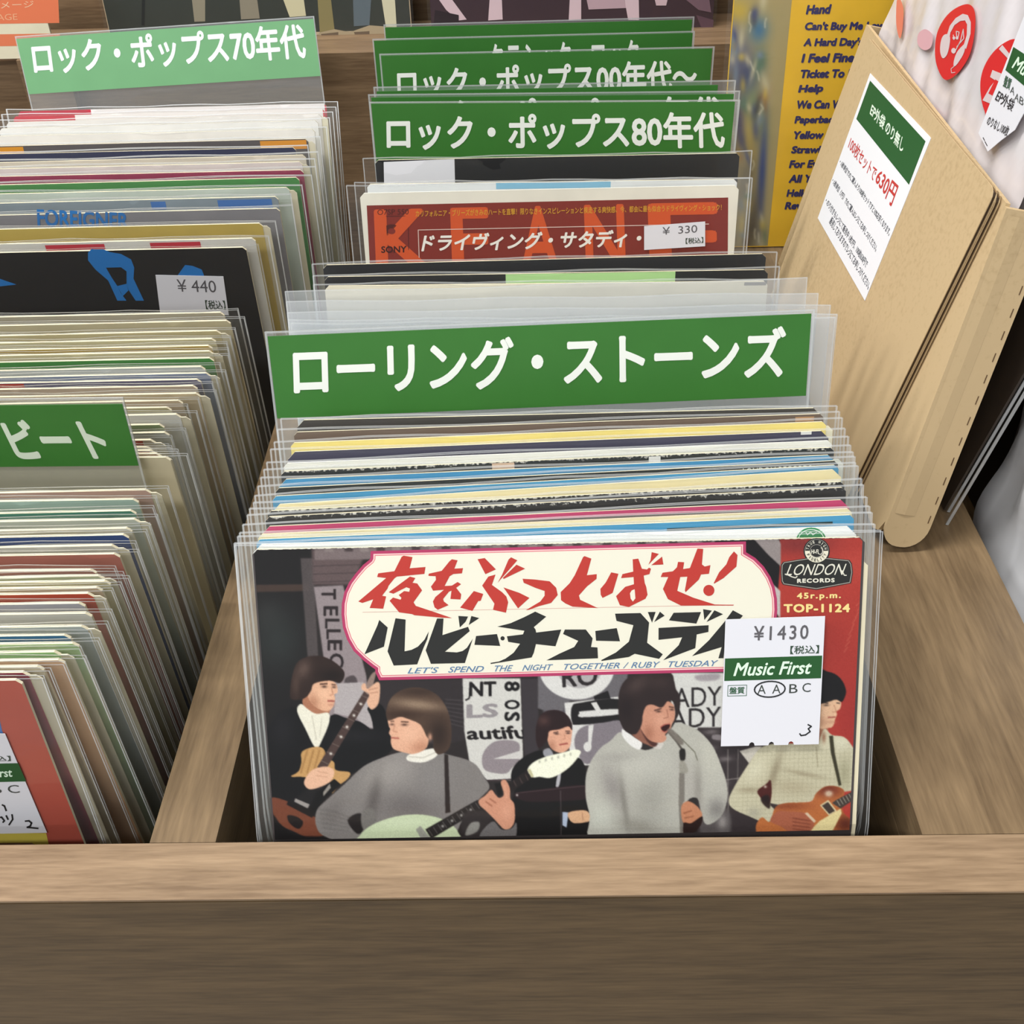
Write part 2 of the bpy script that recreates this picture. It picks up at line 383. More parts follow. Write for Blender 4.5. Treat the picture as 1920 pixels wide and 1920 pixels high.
# ================================================================== RECORDS
def path_for(fr, phi, vk, zfloor):
    """arc-length table below the knee: returns v -> (point offset from O, V dir); card stands on zfloor"""
    P = []; p = fr.O-fr.V*vk; ang = phi; v = -vk
    yaw = fr.U
    fwd = norm(np.cross([0, 0, 1], yaw))  # +y-ish
    P.append((v, p.copy(), ang))
    tgt = min(phi, math.radians(-.5))
    while p[2] > zfloor+1e-6:
        step = min(1.5, 0.02+ (p[2]-zfloor)/max(.2, math.cos(ang)))
        step = min(step, (p[2]-zfloor)/math.cos(ang))
        if step < 1e-6: break
        dirv = fwd*math.sin(ang)+np.array([0, 0, math.cos(ang)])
        p = p-dirv*step; v -= step
        ang = max(tgt, ang-math.radians(3)*step)
        P.append((v, p.copy(), ang))
    return P, fwd
class Sheet:
    """a thin upright thing in a bin; upper part flat on frame fr (origin = top middle)"""
    def __init__(s, PL, PR, phi, zfloor, vk=92, roll=0):
        PL = np.array(PL); PR = np.array(PR); U = PR-PL; U[2] = 0; U = norm(U)
        fwd = norm(np.cross([0, 0, 1], U)); V = fwd*math.sin(phi)+np.array([0, 0, math.cos(phi)])
        s.yaw = math.atan2(U[1], U[0]); s.O = (PL+PR)/2; s.phi = phi
        if roll:
            U, V = U*math.cos(roll)+V*math.sin(roll), V*math.cos(roll)-U*math.sin(roll)
            U0 = norm(PR-PL)
        vk = min(vk, (s.O[2]-zfloor)/math.cos(phi)-.01)
        s.fr = Frame(s.O, U, V); s.fwd = fwd; s.vk = vk
        s.tab, _ = path_for(Frame(s.O, norm([U[0], U[1], 0]), fwd*math.sin(phi)+np.array([0, 0, math.cos(phi)])), phi, vk, zfloor)
        s.H = -s.tab[-1][0]; s.tv = np.array([t[0] for t in s.tab]); s.roll = roll
    def p(s, u, v, d=0):
        if v >= -s.vk or s.roll:
            return s.fr.p(u, v, d)
        i = np.searchsorted(-s.tv, -v); i = min(i, len(s.tab)-1); i0 = max(i-1, 0)
        a, b = s.tab[i0], s.tab[i]; t = 0 if a[0] == b[0] else (a[0]-v)/(a[0]-b[0])
        q = a[1]*(1-t)+b[1]*t; ang = a[2]
        Nn = -s.fwd*math.cos(ang)+np.array([0, 0, math.sin(ang)])
        return q+s.fr.U*u+Nn*d
    def base(s):
        q = s.p(0, -s.H, 0); return q
    def rows(s, top):
        r = [top, -3, -10, -30, -60, -s.vk]
        k = s.vk
        while k+9 < s.H-2 and k < s.vk+30: k += 9; r.append(-k)
        r.append(-s.H); return r
    def card(s, wd, mat, edge, top=0, th=1.0, parent=None, name='card_sleeve', ch=1.5, u0=0):
        b = MB(); R = s.rows(top); h = wd/2; vs = []
        R = [top, top-ch]+[r for r in R if r < top-ch-.5]
        for i, v in enumerate(R):
            hh = h-(ch if i == 0 else 0)
            for u, d in ((-hh, -th/2), (hh, -th/2), (hh, th/2), (-hh, th/2)): vs.append(s.p(u0+u, v, d))
        fr, ed = [], [(0, 3, 2, 1)]
        for i in range(len(R)-1):
            a, c = 4*i, 4*i+4
            fr += [(a+3, c+3, c+2, a+2)]; ed += [(a+2, c+2, c+1, a+1), (a, c, c+3, a+3), (a+1, c+1, c, a)]
        b.add(vs, fr, mat); n = len(b.f)
        k = b.mi(edge); b.f += ed; b.m += [k]*len(ed)
        return b.build(name, parent)
    def plastic(s, wd, top=2, d0=.8, parent=None, seed=0, wave=.35, f=FILM, rim=RIM, flare=0.0):
        r = random.Random(seed); b = MB(); h = wd/2; R = [top, top-.32]+[v for v in s.rows(top) if v < top-1]
        us = [-h, -h+.35]+[-h+wd*i/12 for i in range(1, 12)]+[h-.35, h]; nu = len(us)
        ph = [r.uniform(0, 6.3) for _ in range(4)]; fq = [r.uniform(.02, .06), r.uniform(.07, .13)]
        for side in (1, -1):
            vs = []; tp = top if side > 0 else top
            for i, v in enumerate(R):
                for u in us:
                    k = max(0, 1+(v-top)/14.0)**1.5
                    e = 1-(abs(u)/h)**8
                    d = side*(d0*(.74+.26*e))+k*wave*(math.sin(u*fq[0]*3+ph[0+(side > 0)])+.5*math.sin(u*fq[1]*3+ph[2]))*e*.6+side*k*flare*e
                    vv = v+(k*.35*math.sin(u*fq[0]*2+ph[3]) if v > -3 else 0)
                    vs.append(s.p(u, vv, d))
            ff, rf = [], []
            for i in range(len(R)-1):
                for j in range(nu-1):
                    q = (i*nu+j, (i+1)*nu+j, (i+1)*nu+j+1, i*nu+j+1)
                    (rf if (i == 0 or j == 0 or j == nu-2) else ff).append(q)
            n = len(b.v); b.v += [tuple(x) for x in vs]
            for lst, mt in ((ff, f), (rf, rim)):
                k = b.mi(mt); b.f += [tuple(i+n for i in q) for q in lst]; b.m += [k]*len(lst)
        return b.build('plastic_cover', parent, smooth=True)

CF, LF = -382.5, -408.5
def rad(d): return math.radians(d)
class Prev: a = None; b = None
def place(PL, PR, mn=2.3):
    """keep neighbours apart: push back if closer than mn at either end"""
    PL, PR = np.array(PL), np.array(PR)
    if Prev.a is not None:
        def yat(A, B, x): return A[1]+(B[1]-A[1])*(x-A[0])/(B[0]-A[0])
        for _ in range(2):
            for x, q in ((PL[0], 'L'), (PR[0], 'R')):
                lim = yat(Prev.a, Prev.b, x)+mn
                P = PL if q == 'L' else PR
                if P[1] < lim: P[1] = lim
    Prev.a, Prev.b = PL.copy(), PR.copy()
    return PL, PR
ORD = ['first', 'second', 'third', 'fourth', 'fifth', 'sixth', 'seventh', 'eighth', 'ninth', 'tenth', 'eleventh', 'twelfth', 'thirteenth', 'fourteenth', 'fifteenth', 'sixteenth', 'seventeenth', 'eighteenth', 'nineteenth', 'twentieth', 'twenty-first', 'twenty-second', 'twenty-third', 'twenty-fourth', 'twenty-fifth', 'twenty-sixth', 'twenty-seventh', 'twenty-eighth']

def tag_on(parent, fr, TL, TR, BR, BL, price, d, full=True, notch=True):
    """shop price tag as a part with its own lettering; corners in px"""
    quad = (TL, TR, BR, BL)
    def q(pts): return [tuple(r) for r in bil(quad, np.array([(x, 1-y) for x, y in pts]))]
    out = [(0, 0), (1, 0), (1, 1)]
    if notch:
        for cx in (.715, .515, .315): out += [(cx+.03, 1)]+[(cx+.03*math.cos(a), 1-.028*math.sin(a)) for a in (math.pi*.25, math.pi*.5, math.pi*.75)]+[(cx-.03, 1)]
    out += [(0, 1)]
    if notch:
        for cx in (.34, .53, .72): pass
    b = MB(); P = [fr.w(x, y, d) for x, y in q(out)]; b.poly(P, PAPERW); P2 = [np.array(p)-fr.N*.12 for p in P]
    b.add(P+P2, [(i, (i+1) % len(P), (i+1) % len(P)+len(P), i+len(P)) for i in range(len(P))], PAPERW)
    t = b.build('price_tag', parent, 'white paper price tag')
    b = MB(); G = (92, 90, 94); D = (40, 42, 44); gr = (38, 84, 44)
    if full:
        b.pxpoly(fr, q([(.01, .308), (.99, .308), (.99, .485), (.01, .485)]), flat(gr), d+.04)
        b.text(fr, price, q([(.29, .06), (.84, .06), (.84, .175), (.29, .175)]), flat(G), d+.05, .012, 0, 1.25)
        b.text(fr, '【税込】', q([(.665, .225), (.955, .225), (.955, .29), (.665, .29)]), flat((52, 72, 58)), d+.05, .012)
        b.text(fr, 'Music First', q([(.10, .345), (.89, .345), (.89, .45), (.10, .45)]), flat((214, 236, 214)), d+.08, .02, .28)
        b.text(fr, '盤質', q([(.065, .535), (.22, .535), (.22, .59), (.065, .59)]), flat((52, 92, 66)), d+.05, .02)
        for a, c in (((.05, .522), (.24, .522)), ((.24, .522), (.24, .605)), ((.24, .605), (.05, .605)), ((.05, .605), (.05, .522))): b.stroke(fr, q([a, c]), 1.1, flat((70, 104, 84)), d+.05)
        for ch, x, y0 in (('A', .35, .525), ('A', .50, .525), ('B', .672, .525), ('C', .805, .52)):
            b.text(fr, ch, q([(x, y0), (x+.085, y0), (x+.085, y0+.07), (x, y0+.07)]), flat((60, 66, 62)), d+.05)
        b.stroke(fr, q(circ(.475, .56, .155, .062, 26)+[(.63, .56)]), 2.6, flat(D), d+.07)
        b.stroke(fr, q([(.88, .845), (.915, .86), (.885, .878), (.905, .90), (.86, .925), (.815, .93), (.80, .915)]), 2.6, flat(D), d+.07)
    elif price:
        b.text(fr, price, q([(.3, .1), (.87, .1), (.87, .42), (.3, .42)]), flat(G), d+.05, 0)
        b.text(fr, '【税込】', q([(.68, .62), (.97, .62), (.97, .86), (.68, .86)]), flat((60, 72, 60)), d+.05, .015)
    if b.v: b.build('lettering', t, 'printed price and shop lettering')
    return t

def record(S, col, label, group, wd=176, pw=187, edge=None, prints=(), worn=False, seed=0, film_=FILM, inner=None, ptop=.9, ch=1.5, wave=.35, rim_=None):
    r = empty('record', S.base(), S.yaw, label, 'record', group)
    S.card(wd, card_mat(col, worn), edge or CREAM, parent=r, ch=ch)
    if inner: S.card(172, card_mat(inner), card_mat(inner), top=-1.5, th=.4, parent=r, name='inner_sleeve', u0=4.4)
    if prints:
        for x0, x1, c, v0, v1 in prints:
            b = MB()
            u0 = S.fr.uv(x0, proj(S.fr.p(0, 0, 0))[1])[0] if x0 > -9000 else -wd/2+1
            u1 = S.fr.uv(x1, proj(S.fr.p(0, 0, 0))[1])[0] if x1 < 9000 else wd/2-1
            u0 = max(u0, -wd/2+.6); u1 = min(u1, wd/2-.6)
            b.uvpoly(S.fr, [(u0, v0), (u1, v0), (u1, v1), (u0, v1)], flat(c), .53)
            b.build('printed_band', r)
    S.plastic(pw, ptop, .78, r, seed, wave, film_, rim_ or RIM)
    return r

# ---------------------------------------------------------------- centre bin, front stack
ZT = -208.3
# (y at x=495, y at x=1550, lean deg, colour, look, worn, prints, inner)
CEN = [
 (1027, 988, 26.5, (236, 238, 238), 'white', False, [], None),
 (1020, 967, 26, (70, 150, 190), 'sky blue', False, [(1250, 1560, (40, 60, 60), -1.7, -2.6)], None),
 (1003, 955, 25.5, (226, 216, 176), 'cream', False, [], None),
 (987, 938, 25, (188, 60, 106), 'magenta', False, [(600, 1496, (112, 106, 100), -1.7, -8)], None),
 (969, 915, 24.5, (34, 33, 33), 'scuffed black', True, [], None),
 (958, 904, 24, (26, 26, 26), 'worn jet black', True, [], None),
 (947, 881, 23.5, (228, 216, 170), 'pale straw', False, [], None),
 (931, 884, 23.5, (66, 148, 188), 'thin blue', False, [], None),
 (916, 866, 23, (26, 34, 34), 'black lettered', False, [], None),
 (900, 853, 22.5, (62, 142, 186), 'bright blue', False, [], (220, 220, 210)),
 (885, 839, 22, (28, 34, 36), 'dark green black', True, [(922, 964, (214, 186, 160), -.3, -2.6), (1216, 1238, (220, 220, 215), -.3, -2.8)], None),
 (870, 826, 21.5, (228, 228, 220), 'white edged', False, [], None),
 (849, 807, 21, (66, 64, 84), 'dusky navy', False, [(1500, 1520, (230, 230, 225), 0, -1)], None),
 (832, 790, 20.5, (238, 220, 132), 'yellow', False, [], (236, 230, 205)),
 (812, 775, 20, (110, 92, 78), 'brown', False, [(1490, 1525, (190, 146, 100), -.8, -2.4)], None),
 (789, 764, 19, (62, 58, 54), 'charcoal', False, [], None),
]
GC1 = 'records in front of the big green divider'
# front record (the one with the picture cover)
PL, PR = place(atz(472, 1030, ZT), atz(1622, 1006.5, ZT))
S0 = Sheet(PL, PR, rad(27), CF, vk=90)
FRONT = empty('record', S0.base(), S0.yaw, 'front record of the middle bin, picture cover with red brush title and price tag', 'record', GC1)
S0.card(177, card_mat((60, 52, 52), True), CREAM, parent=FRONT)
S0.card(173, CREAM, CREAM, top=-7, th=.4, parent=FRONT, name='inner_sleeve', u0=3.3)
S0.plastic(187, 1.6, 1.25, FRONT, 5, .12, FILMF)
for i, (yl, yr, ph, col, look, worn, pr, inn) in enumerate(CEN):
    PL, PR = place(atz(495, yl, ZT), atz(1550, yr, ZT))
    c = (PL+PR)/2; U = norm(PR-PL)
    # staggered centres as in the picture
    cx = 960+ (1052-960)*1.0 if False else None
    lx = 476+ i*4.6 if i > 3 else 474+i*5
    rx = 1604-i*3.6
    uL = atz(lx, yl, ZT)[0]; uR = atz(rx, yr, ZT)[0]; mid = (uL+uR)/2
    off = (mid-c[0]); PL = PL+U*off; PR = PR+U*off
    S = Sheet(PL, PR, rad(ph), CF, vk=88)
    r = record(S, col, '%s topped record, %s behind the picture-cover record in the middle bin' % (look, ORD[i]), GC1, worn=worn, prints=pr, seed=i+10, inner=inn, edge=(WHITE if i in (0, 11) else None), ch=2.5 if i % 3 == 0 else 1.2)
    if i == 0:
        b = MB(); D = .56
        b.pxpoly(S.fr, circ(1521, 1013, 28, 24, 24), flat((40, 140, 80)), D)
        b.pxpoly(S.fr, circ(1521, 1013, 25, 21, 24), flat((225, 235, 228)), D+.04)
        b.pxpoly(S.fr, circ(1521, 1013, 23.5, 19.5, 24), flat((36, 132, 76)), D+.08)
        b.stroke(S.fr, [(1511, 998), (1514, 1003), (1520, 997), (1524, 1003), (1531, 998)], 1.5, flat((225, 235, 228)), D+.1)
        b.build('printed_emblem', r, 'green round emblem')
    if i == 8:
        b = MB(); b.text(S.fr, 'LONDON RECORDS', [(1393, 878), (1522, 872), (1522, 886), (1393, 892)], flat((205, 215, 210)), .56); b.build('lettering', r); b = MB()
        b.text(S.fr, 'Hi-Fi', [(1250, 889), (1272, 888), (1272, 900), (1250, 901)], flat((205, 215, 210)), .56)
        b.build('lettering', r)

# ---------------------------------------------------------------- dividers
def divider(TLp, TRp, z, phi, zf, label, strip, text=None, tquad=None, tcol=(240, 243, 236), bold=.028, roll=0, side=0, below=None, group='green genre dividers', vk=92, thick=.7, green=GREEN, space=1):
    """clear plate with a green strip; strip = (px left/right inset u, v top, v bottom)"""
    PL, PR = atz(*TLp, z), atz(*TRp, z)
    if roll:
        dz = 90*math.sin(roll); PL = atz(*TLp, z-dz); PR = atz(*TRp, z+dz)
    PL, PR = place(PL, PR, 2.4)
    S = Sheet(PL, PR, rad(phi), zf, vk=vk)
    if roll:
        S.roll = roll; S.fr = Frame(S.O, PR-PL, S.fr.V)
        S.H -= 14
    wd = np.linalg.norm(PR-PL)
    e = empty('divider_card', S.base(), S.yaw, label, 'divider', group)
    b = MB(); R = [0, -.6]+[r for r in S.rows(0) if r < -1]; h = wd/2
    for sgn in (1, -1):
        us = [-h, -h+.7, h-.7, h]; vs = [S.p(u, v, sgn*thick/2) for v in R for u in us]
        n = len(b.v); b.v += [tuple(x) for x in vs]
        for i in range(len(R)-1):
            for j in range(3):
                mt = RIM if (i == 0 or j != 1) else PLATE
                k = b.mi(mt); b.f.append(tuple(n+q for q in (i*4+j, i*4+4+j, i*4+5+j, i*4+1+j))); b.m.append(k)
    vs = [S.p(u, v, d) for u in (-h, h) for v in R for d in (-thick/2, thick/2)]; n = len(b.v); b.v += [tuple(x) for x in vs]; k = b.mi(RIM); m2 = len(R)*2
    for q in range(2):
        for i in range(len(R)-1): b.f.append(tuple(n+q*m2+x for x in (2*i, 2*i+2, 2*i+3, 2*i+1))); b.m.append(k)
    b.f.append((n, n+1, n+m2+1, n+m2)); b.m.append(k)
    b.build('clear_plate', e)
    il, ir, v0, v1 = strip
    b = MB(); b.fbox(S.fr, -h+il, h-ir, v1, v0, -.2, thick/2+.03, green); b.build('green_strip', e)
    if text:
        b = MB(); b.text(S.fr, text, tquad, flat(tcol), thick/2+.1, bold, 0, space); b.build('lettering', e, 'white lettering')
    return S, e
_, _ = divider((496, 622), (1528, 579), -188.5, 17, CF, 'large green divider card with white lettering at the front of the middle bin',
    (.9, 1.2, -1.6, -31.0), 'ローリング・ストーンズ', [(548, 645), (1474, 611), (1474, 709), (551, 744)], vk=70)

# clear sleeves behind the big divider
CL = [((545, 607), (1567, 594), .0), ((540, 601), (1572, 590), 0), ((538, 586), (1558, 570), 0), ((536, 566), (1535, 548), 0), ((534, 547), (1514, 521), 0)]
for i, (a, c, _) in enumerate(CL):
    PL, PR = place(atz(*a, -196), atz(*c, -196), 2.6)
    S = Sheet(PL, PR, rad(16), CF, vk=80)
    r = empty('empty_sleeve', S.base(), S.yaw, 'empty milky clear sleeve, %s behind the large green divider' % ORD[i], 'sleeve', 'empty sleeves behind the large divider')
    S.plastic(np.linalg.norm(PR-PL), 0, .5, r, 70+i, .3, MILK)
MID = [
 ((597, 536), (1452, 527), 14, (228, 220, 198), 'cream', [(1395, 1440, (120, 116, 112), -.4, -1.6)]),
 ((596, 519), (1452, 505), 13, (30, 30, 32), 'black record with a pale green label on its', [(948, 1266, (178, 218, 148), -.1, -8)]),
 ((594, 497), (1448, 475), 12, (28, 29, 32), 'plain black', []),
]
for i, (a, c, ph, col, look, pr) in enumerate(MID):
    PL, PR = place(atz(*a, -198), atz(*c, -198), 2.3)
    S = Sheet(PL, PR, rad(ph), CF, vk=85)
    lab = ['cream topped record just behind the empty sleeves of the middle bin', 'black record with pale green label strip behind the empty sleeves', 'plain black record standing in front of the red-brown cover'][i]
    record(S, col, lab, 'records in the middle of the middle bin', prints=pr, seed=40+i, wd=np.linalg.norm(PR-PL)-5, pw=np.linalg.norm(PR-PL)+4)
# ---------------------------------------------------------------- red-brown cover (330 yen)
K = crop(560, 0, 2.1333)
PL, PR = place(atz(680, 362, -204.5), atz(1380, 347, -204.5), 2.3)
SK = Sheet(PL, PR, rad(10), CF, vk=85)
rk = empty('record', SK.base(), SK.yaw, 'record with red-brown cover, orange capitals and white katakana title in the middle bin', 'record', 'records behind the empty sleeves')
SK.card(174, card_mat((232, 228, 214)), WHITE, parent=rk, ch=2)
b = MB(); b.pxpoly(SK.fr, K([(272, 822), (1718, 790), (1716, 1060), (286, 1090)]), flat((128, 42, 34)), .54); b.build('cover_picture', rk, 'red-brown printed field')
b = MB(); o_ = flat((208, 84, 38))
for ch, x0, x1 in (('K', 300, 525), ('E', 605, 760), ('A', 880, 1035), ('N', 1140, 1300), ('E', 1395, 1680)):
    b.text(SK.fr, ch, K([(x0, 838-(x0-300)*.022), (x1, 838-(x1-300)*.022), (x1+10, 1085), (x0+10, 1085)]), o_, .58, .02)
b.build('lettering', rk, 'large orange capitals')
b = MB()
b.text(SK.fr, 'カリフォルニア・ブリーズがきみのハートを直撃！限りなきインスピレーションと疾走する爽快感、今、都会に最も似合うドライヴィング・ショック！', K([(468, 841), (1692, 816), (1692, 842), (468, 868)]), flat((214, 158, 44)), .62, .012)
b.text(SK.fr, 'O7SP 550', K([(315, 838), (440, 836), (440, 858), (315, 860)]), flat((70, 24, 22)), .62)
b.pxpoly(SK.fr, K(circ(372, 925, 36, 28)), flat((80, 26, 24)), .6)
b.pxpoly(SK.fr, K(circ(372, 925, 15, 12)), flat((128, 42, 34)), .62)
b.text(SK.fr, 'SONY', K([(330, 985), (432, 983), (432, 1010), (330, 1012)]), flat((60, 20, 20)), .62, .03)
for seg in ([(316, 866), (438, 864)], [(438, 864), (440, 1020)], [(316, 866), (320, 1020)]): b.stroke(SK.fr, K(seg), 1.2, flat((80, 26, 24)), .6)
for seg in ([(478, 920), (1640, 896)], [(478, 920), (482, 1030)]): b.stroke(SK.fr, K(seg), 1.4, flat((225, 200, 190)), .64)
b.text(SK.fr, 'ドライヴィング・サタディ・ナイト', K([(494, 936), (1600, 912), (1600, 982), (490, 1008)]), flat((240, 236, 228)), .66, .03, .15)
b.build('lettering', rk, 'small yellow and white Japanese lettering')
SK.plastic(186, 3.5, 1.05, rk, 88, .15)
tag_on(rk, SK.fr, *K([(1382, 905), (1626, 886), (1626, 985), (1382, 1000)]), '¥  330', 1.45, full=False, notch=False)
# records just behind it
PL, PR = place(atz(700, 345, -204.5), atz(1370, 336, -204.5), 2.3)
S = Sheet(PL, PR, rad(9.5), CF, vk=85)
record(S, (232, 234, 234), 'white record with sky blue stretch peeping behind the red-brown cover', 'records behind the empty sleeves', prints=[(930, 1145, (132, 190, 218), -.2, -3)], seed=91, wd=172, pw=184)
PL, PR = place(atz(712, 300, -202), atz(1378, 287, -202), 2.3)
S = Sheet(PL, PR, rad(8), CF, vk=85)
rb = record(S, (24, 25, 27), 'black record with white label behind the red-brown cover', 'records behind the empty sleeves', seed=92, wd=175, pw=187, wave=.8)
b = MB(); b.pxpoly(S.fr, K([(340, 648), (623, 636), (626, 752), (342, 752)]), flat((226, 226, 230)), .6); b.build('paper_label', rb); b = MB(); b.pxpoly(S.fr, K([(1430, 728), (1676, 720), (1676, 745), (1430, 750)]), flat((226, 226, 226)), .6); b.build('paper_label', rb)
# dividers at the back of the middle bin
WT = (242, 244, 238)
divider((692, 191), (1388, 187), -186, 3, CF, 'green divider card lettered for the eighties, frontmost of the back group', (1, 2.5, -.9, -33), 'ロック・ポップス80年代', K([(350, 462), (1702, 445), (1706, 592), (352, 602)]), vk=90)
divider((690, 177), (1388, 170), -186, 3, CF, 'green divider half hidden, directly behind the eighties divider', (1.5, 3, -1.5, -33), 'ロック・ポップス90年代', K([(360, 398), (1690, 382), (1694, 530), (362, 545)]), vk=90)
divider((700, 163), (1380, 150), -186, 3, CF, 'green divider mostly hidden, second behind the eighties divider', (1.5, 9, -2.2, -33), vk=90)
divider((711, 101), (1340, 87), -184, 3, CF, 'green divider card lettered for the two-thousands', (1, 1.2, -1, -33), 'ロック・ポップス00年代～', K([(392, 272), (1592, 236), (1594, 372), (396, 400)]), vk=90)
divider((698, 73), (1303, 58), -184, 2, CF, 'green divider card, first behind the two-thousands divider', (.8, 1.2, -1, -33), 'クラシック・ロック', K([(760, 176), (1360, 158), (1360, 290), (764, 306)]), vk=90)
divider((719, 46), (1302, 31), -184, 2, CF, 'rearmost green divider card of the middle bin', (.8, 1.2, -1.6, -33), vk=90)

# ================================================================== LEFT BIN
Prev.a = None
# (plastic right corner px x, y, lean, colour, look, prints)
LEFT1 = [
 (79, 1263, 3.5, (186, 82, 64), 'brick red', []),
 (92, 1249, 1.0, (150, 40, 66), 'crimson', []),
 (119, 1238, -.5, (228, 216, 188), 'ivory', []),
 (158, 1226, -2, (232, 190, 150), 'peach', []),
 (150, 1211, -2.5, (172, 220, 150), 'light green', []),
 (184, 1195, -3, (196, 226, 170), 'pale mint', []),
 (168, 1180, -3.2, (64, 130, 176), 'blue', [(-9999, 84, (150, 214, 130), -3, -8)]),
 (200, 1163, -3.4, (196, 206, 206), 'grey white', []),
 (207, 1139, -3.6, (214, 214, 208), 'foggy white', []),
 (194, 1120, -3.8, (190, 190, 200), 'lavender grey', []),
 (210, 1102, -4, (206, 86, 60), 'orange red', []),
 (226, 1091, -4, (214, 190, 160), 'tan', []),
 (241, 1079, -4, (222, 214, 176), 'pale olive', []),
 (229, 1069, -4, (200, 206, 168), 'sage', []),
 (214, 1058, -4, (186, 122, 108), 'rose brown', []),
 (258, 1028, -4, (190, 120, 106), 'dusty rose', []),
 (253, 1012, -4, (214, 212, 204), 'bone white', []),
 (274, 992, -4, (58, 88, 150), 'royal blue', []),
 (280, 980, -4, (226, 222, 206), 'white', []),
 (294, 963, -4, (206, 212, 200), 'off-white', []),
 (287, 947, -4, (86, 152, 132), 'teal', []),
 (291, 926, -4, (180, 206, 196), 'pale teal', []),
 (314, 908, -3.5, (206, 172, 158), 'peach and lavender', []),
]
LEFT2 = [
 (336, 883, -3, (222, 210, 178), 'cream', []), (326, 858, -3, (196, 160, 130), 'light brown', []), (318, 842, -3, (224, 214, 204), 'white and red', [(262, 282, (200, 60, 48), -.3, -4)]),
 (314, 829, -3, (230, 222, 206), 'ivory', []), (321, 815, -3, (226, 216, 196), 'pale cream', [(250, 270, (204, 80, 64), -.3, -3)]), (347, 801, -3, (206, 206, 196), 'grey cream', []),
 (337, 786, -3, (176, 196, 150), 'leaf green', []), (368, 767, -3, (232, 230, 222), 'white', []), (350, 754, -3, (204, 196, 156), 'olive cream', []),
 (371, 741, -3.5, (216, 196, 168), 'beige', []), (404, 728, -3.5, (222, 204, 170), 'sand', []), (398, 714, -3.5, (214, 196, 176), 'pinkish cream', []),
 (405, 702, -3.5, (120, 116, 146), 'slate', [(-9999, 45, (210, 84, 70), -.3, -3)]), (422, 690, -4, (150, 164, 196), 'lavender blue', []), (412, 678, -4, (214, 220, 220), 'pale grey', []),
 (428, 662, -4, (86, 160, 84), 'bright green', []), (427, 649, -4, (224, 216, 176), 'light straw', []), (425, 639, -4, (204, 174, 84), 'gold', []),
 (431, 626, -4, (226, 218, 178), 'straw', []), (440, 611, -4, (216, 204, 160), 'khaki cream', []), (458, 592, -4, (212, 202, 168), 'stone', []), (446, 577, -4, (196, 188, 166), 'dull cream', []),
]
LEFT3 = [
 (503, 438, -2, (226, 224, 218), 'red-and-white striped', [(83, 195, (206, 60, 76), -1, -4.5), (281, 376, (206, 60, 76), -1, -4.5)]),
 (516, 410, -1, (206, 182, 96), 'golden', []),
 (548, 382, 0, (148, 146, 150), 'grey with blue letters', []),
 (545, 360, 1, (150, 162, 170), 'grey-blue', [(282, 310, (84, 130, 196), -1, -5), (408, 510, (84, 130, 196), -1, -6)]),
 (566, 343, 2, (208, 218, 208), 'pale green-white', []),
 (584, 324, 2.7, (84, 150, 84), 'mid green', []),
 (592, 310, 3.3, (160, 60, 92), 'maroon', []),
 (590, 295, 4, (226, 214, 212), 'blush white', []),
 (596, 282, 5.5, (222, 212, 196), 'parchment', []),
 (577, 268, 7, (52, 56, 86), 'navy', []),
 (600, 252, 9, (90, 84, 86), 'charcoal with orange ends', [(-9999, 42, (222, 150, 30), -.5, -5), (488, 9999, (222, 150, 50), -.5, -5)]),
 (612, 234, 11.5, (236, 232, 226), 'bright white', []), (618, 218, 14, (236, 234, 230), 'glossy white', []), (624, 206, 15.5, (230, 226, 222), 'silvery white', []),
 (630, 196, 17, (200, 60, 74), 'scarlet', [(140, 9999, (234, 230, 226), 0, -6)]), (633, 186, 17.5, (190, 44, 66), 'deep red', [(170, 9999, (230, 226, 224), 0, -6)]),
]
GL = 'records in the left bin'
def left_record(i, e, seed0):
    x, y, ph, col, look, pr = e
    zt = LF+181*math.cos(rad(ph))+1.2
    if seed0 == 500: zt = -222+14*min(1, (i+1)/8)
    P = atz(x, y, zt); yaw = rad(.35+rnd.uniform(-.3, .3)); U = np.array([math.cos(yaw), math.sin(yaw), 0])
    if P[1] < 472: P[0] = min(P[0], -118.6)
    PR = P.copy(); PL = P-U*187
    PL, PR = place(PL, PR, 2.1)
    V = np.array([0, math.sin(rad(ph)), math.cos(rad(ph))])
    S = Sheet(PL-V*2, PR-V*2, rad(ph), LF, vk=183)
    return S
def build_left(lst, ref, seed0):
    for i, e in enumerate(lst):
        x, y, ph, col, look, pr = e
        S = left_record(i, e, seed0)
        S.vk = S.H if False else S.vk
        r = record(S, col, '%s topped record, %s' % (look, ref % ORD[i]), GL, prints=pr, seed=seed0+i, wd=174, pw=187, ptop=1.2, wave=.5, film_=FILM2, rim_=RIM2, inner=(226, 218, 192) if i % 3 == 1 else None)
        yield i, S, r
bF = 'frontmost in the left bin'
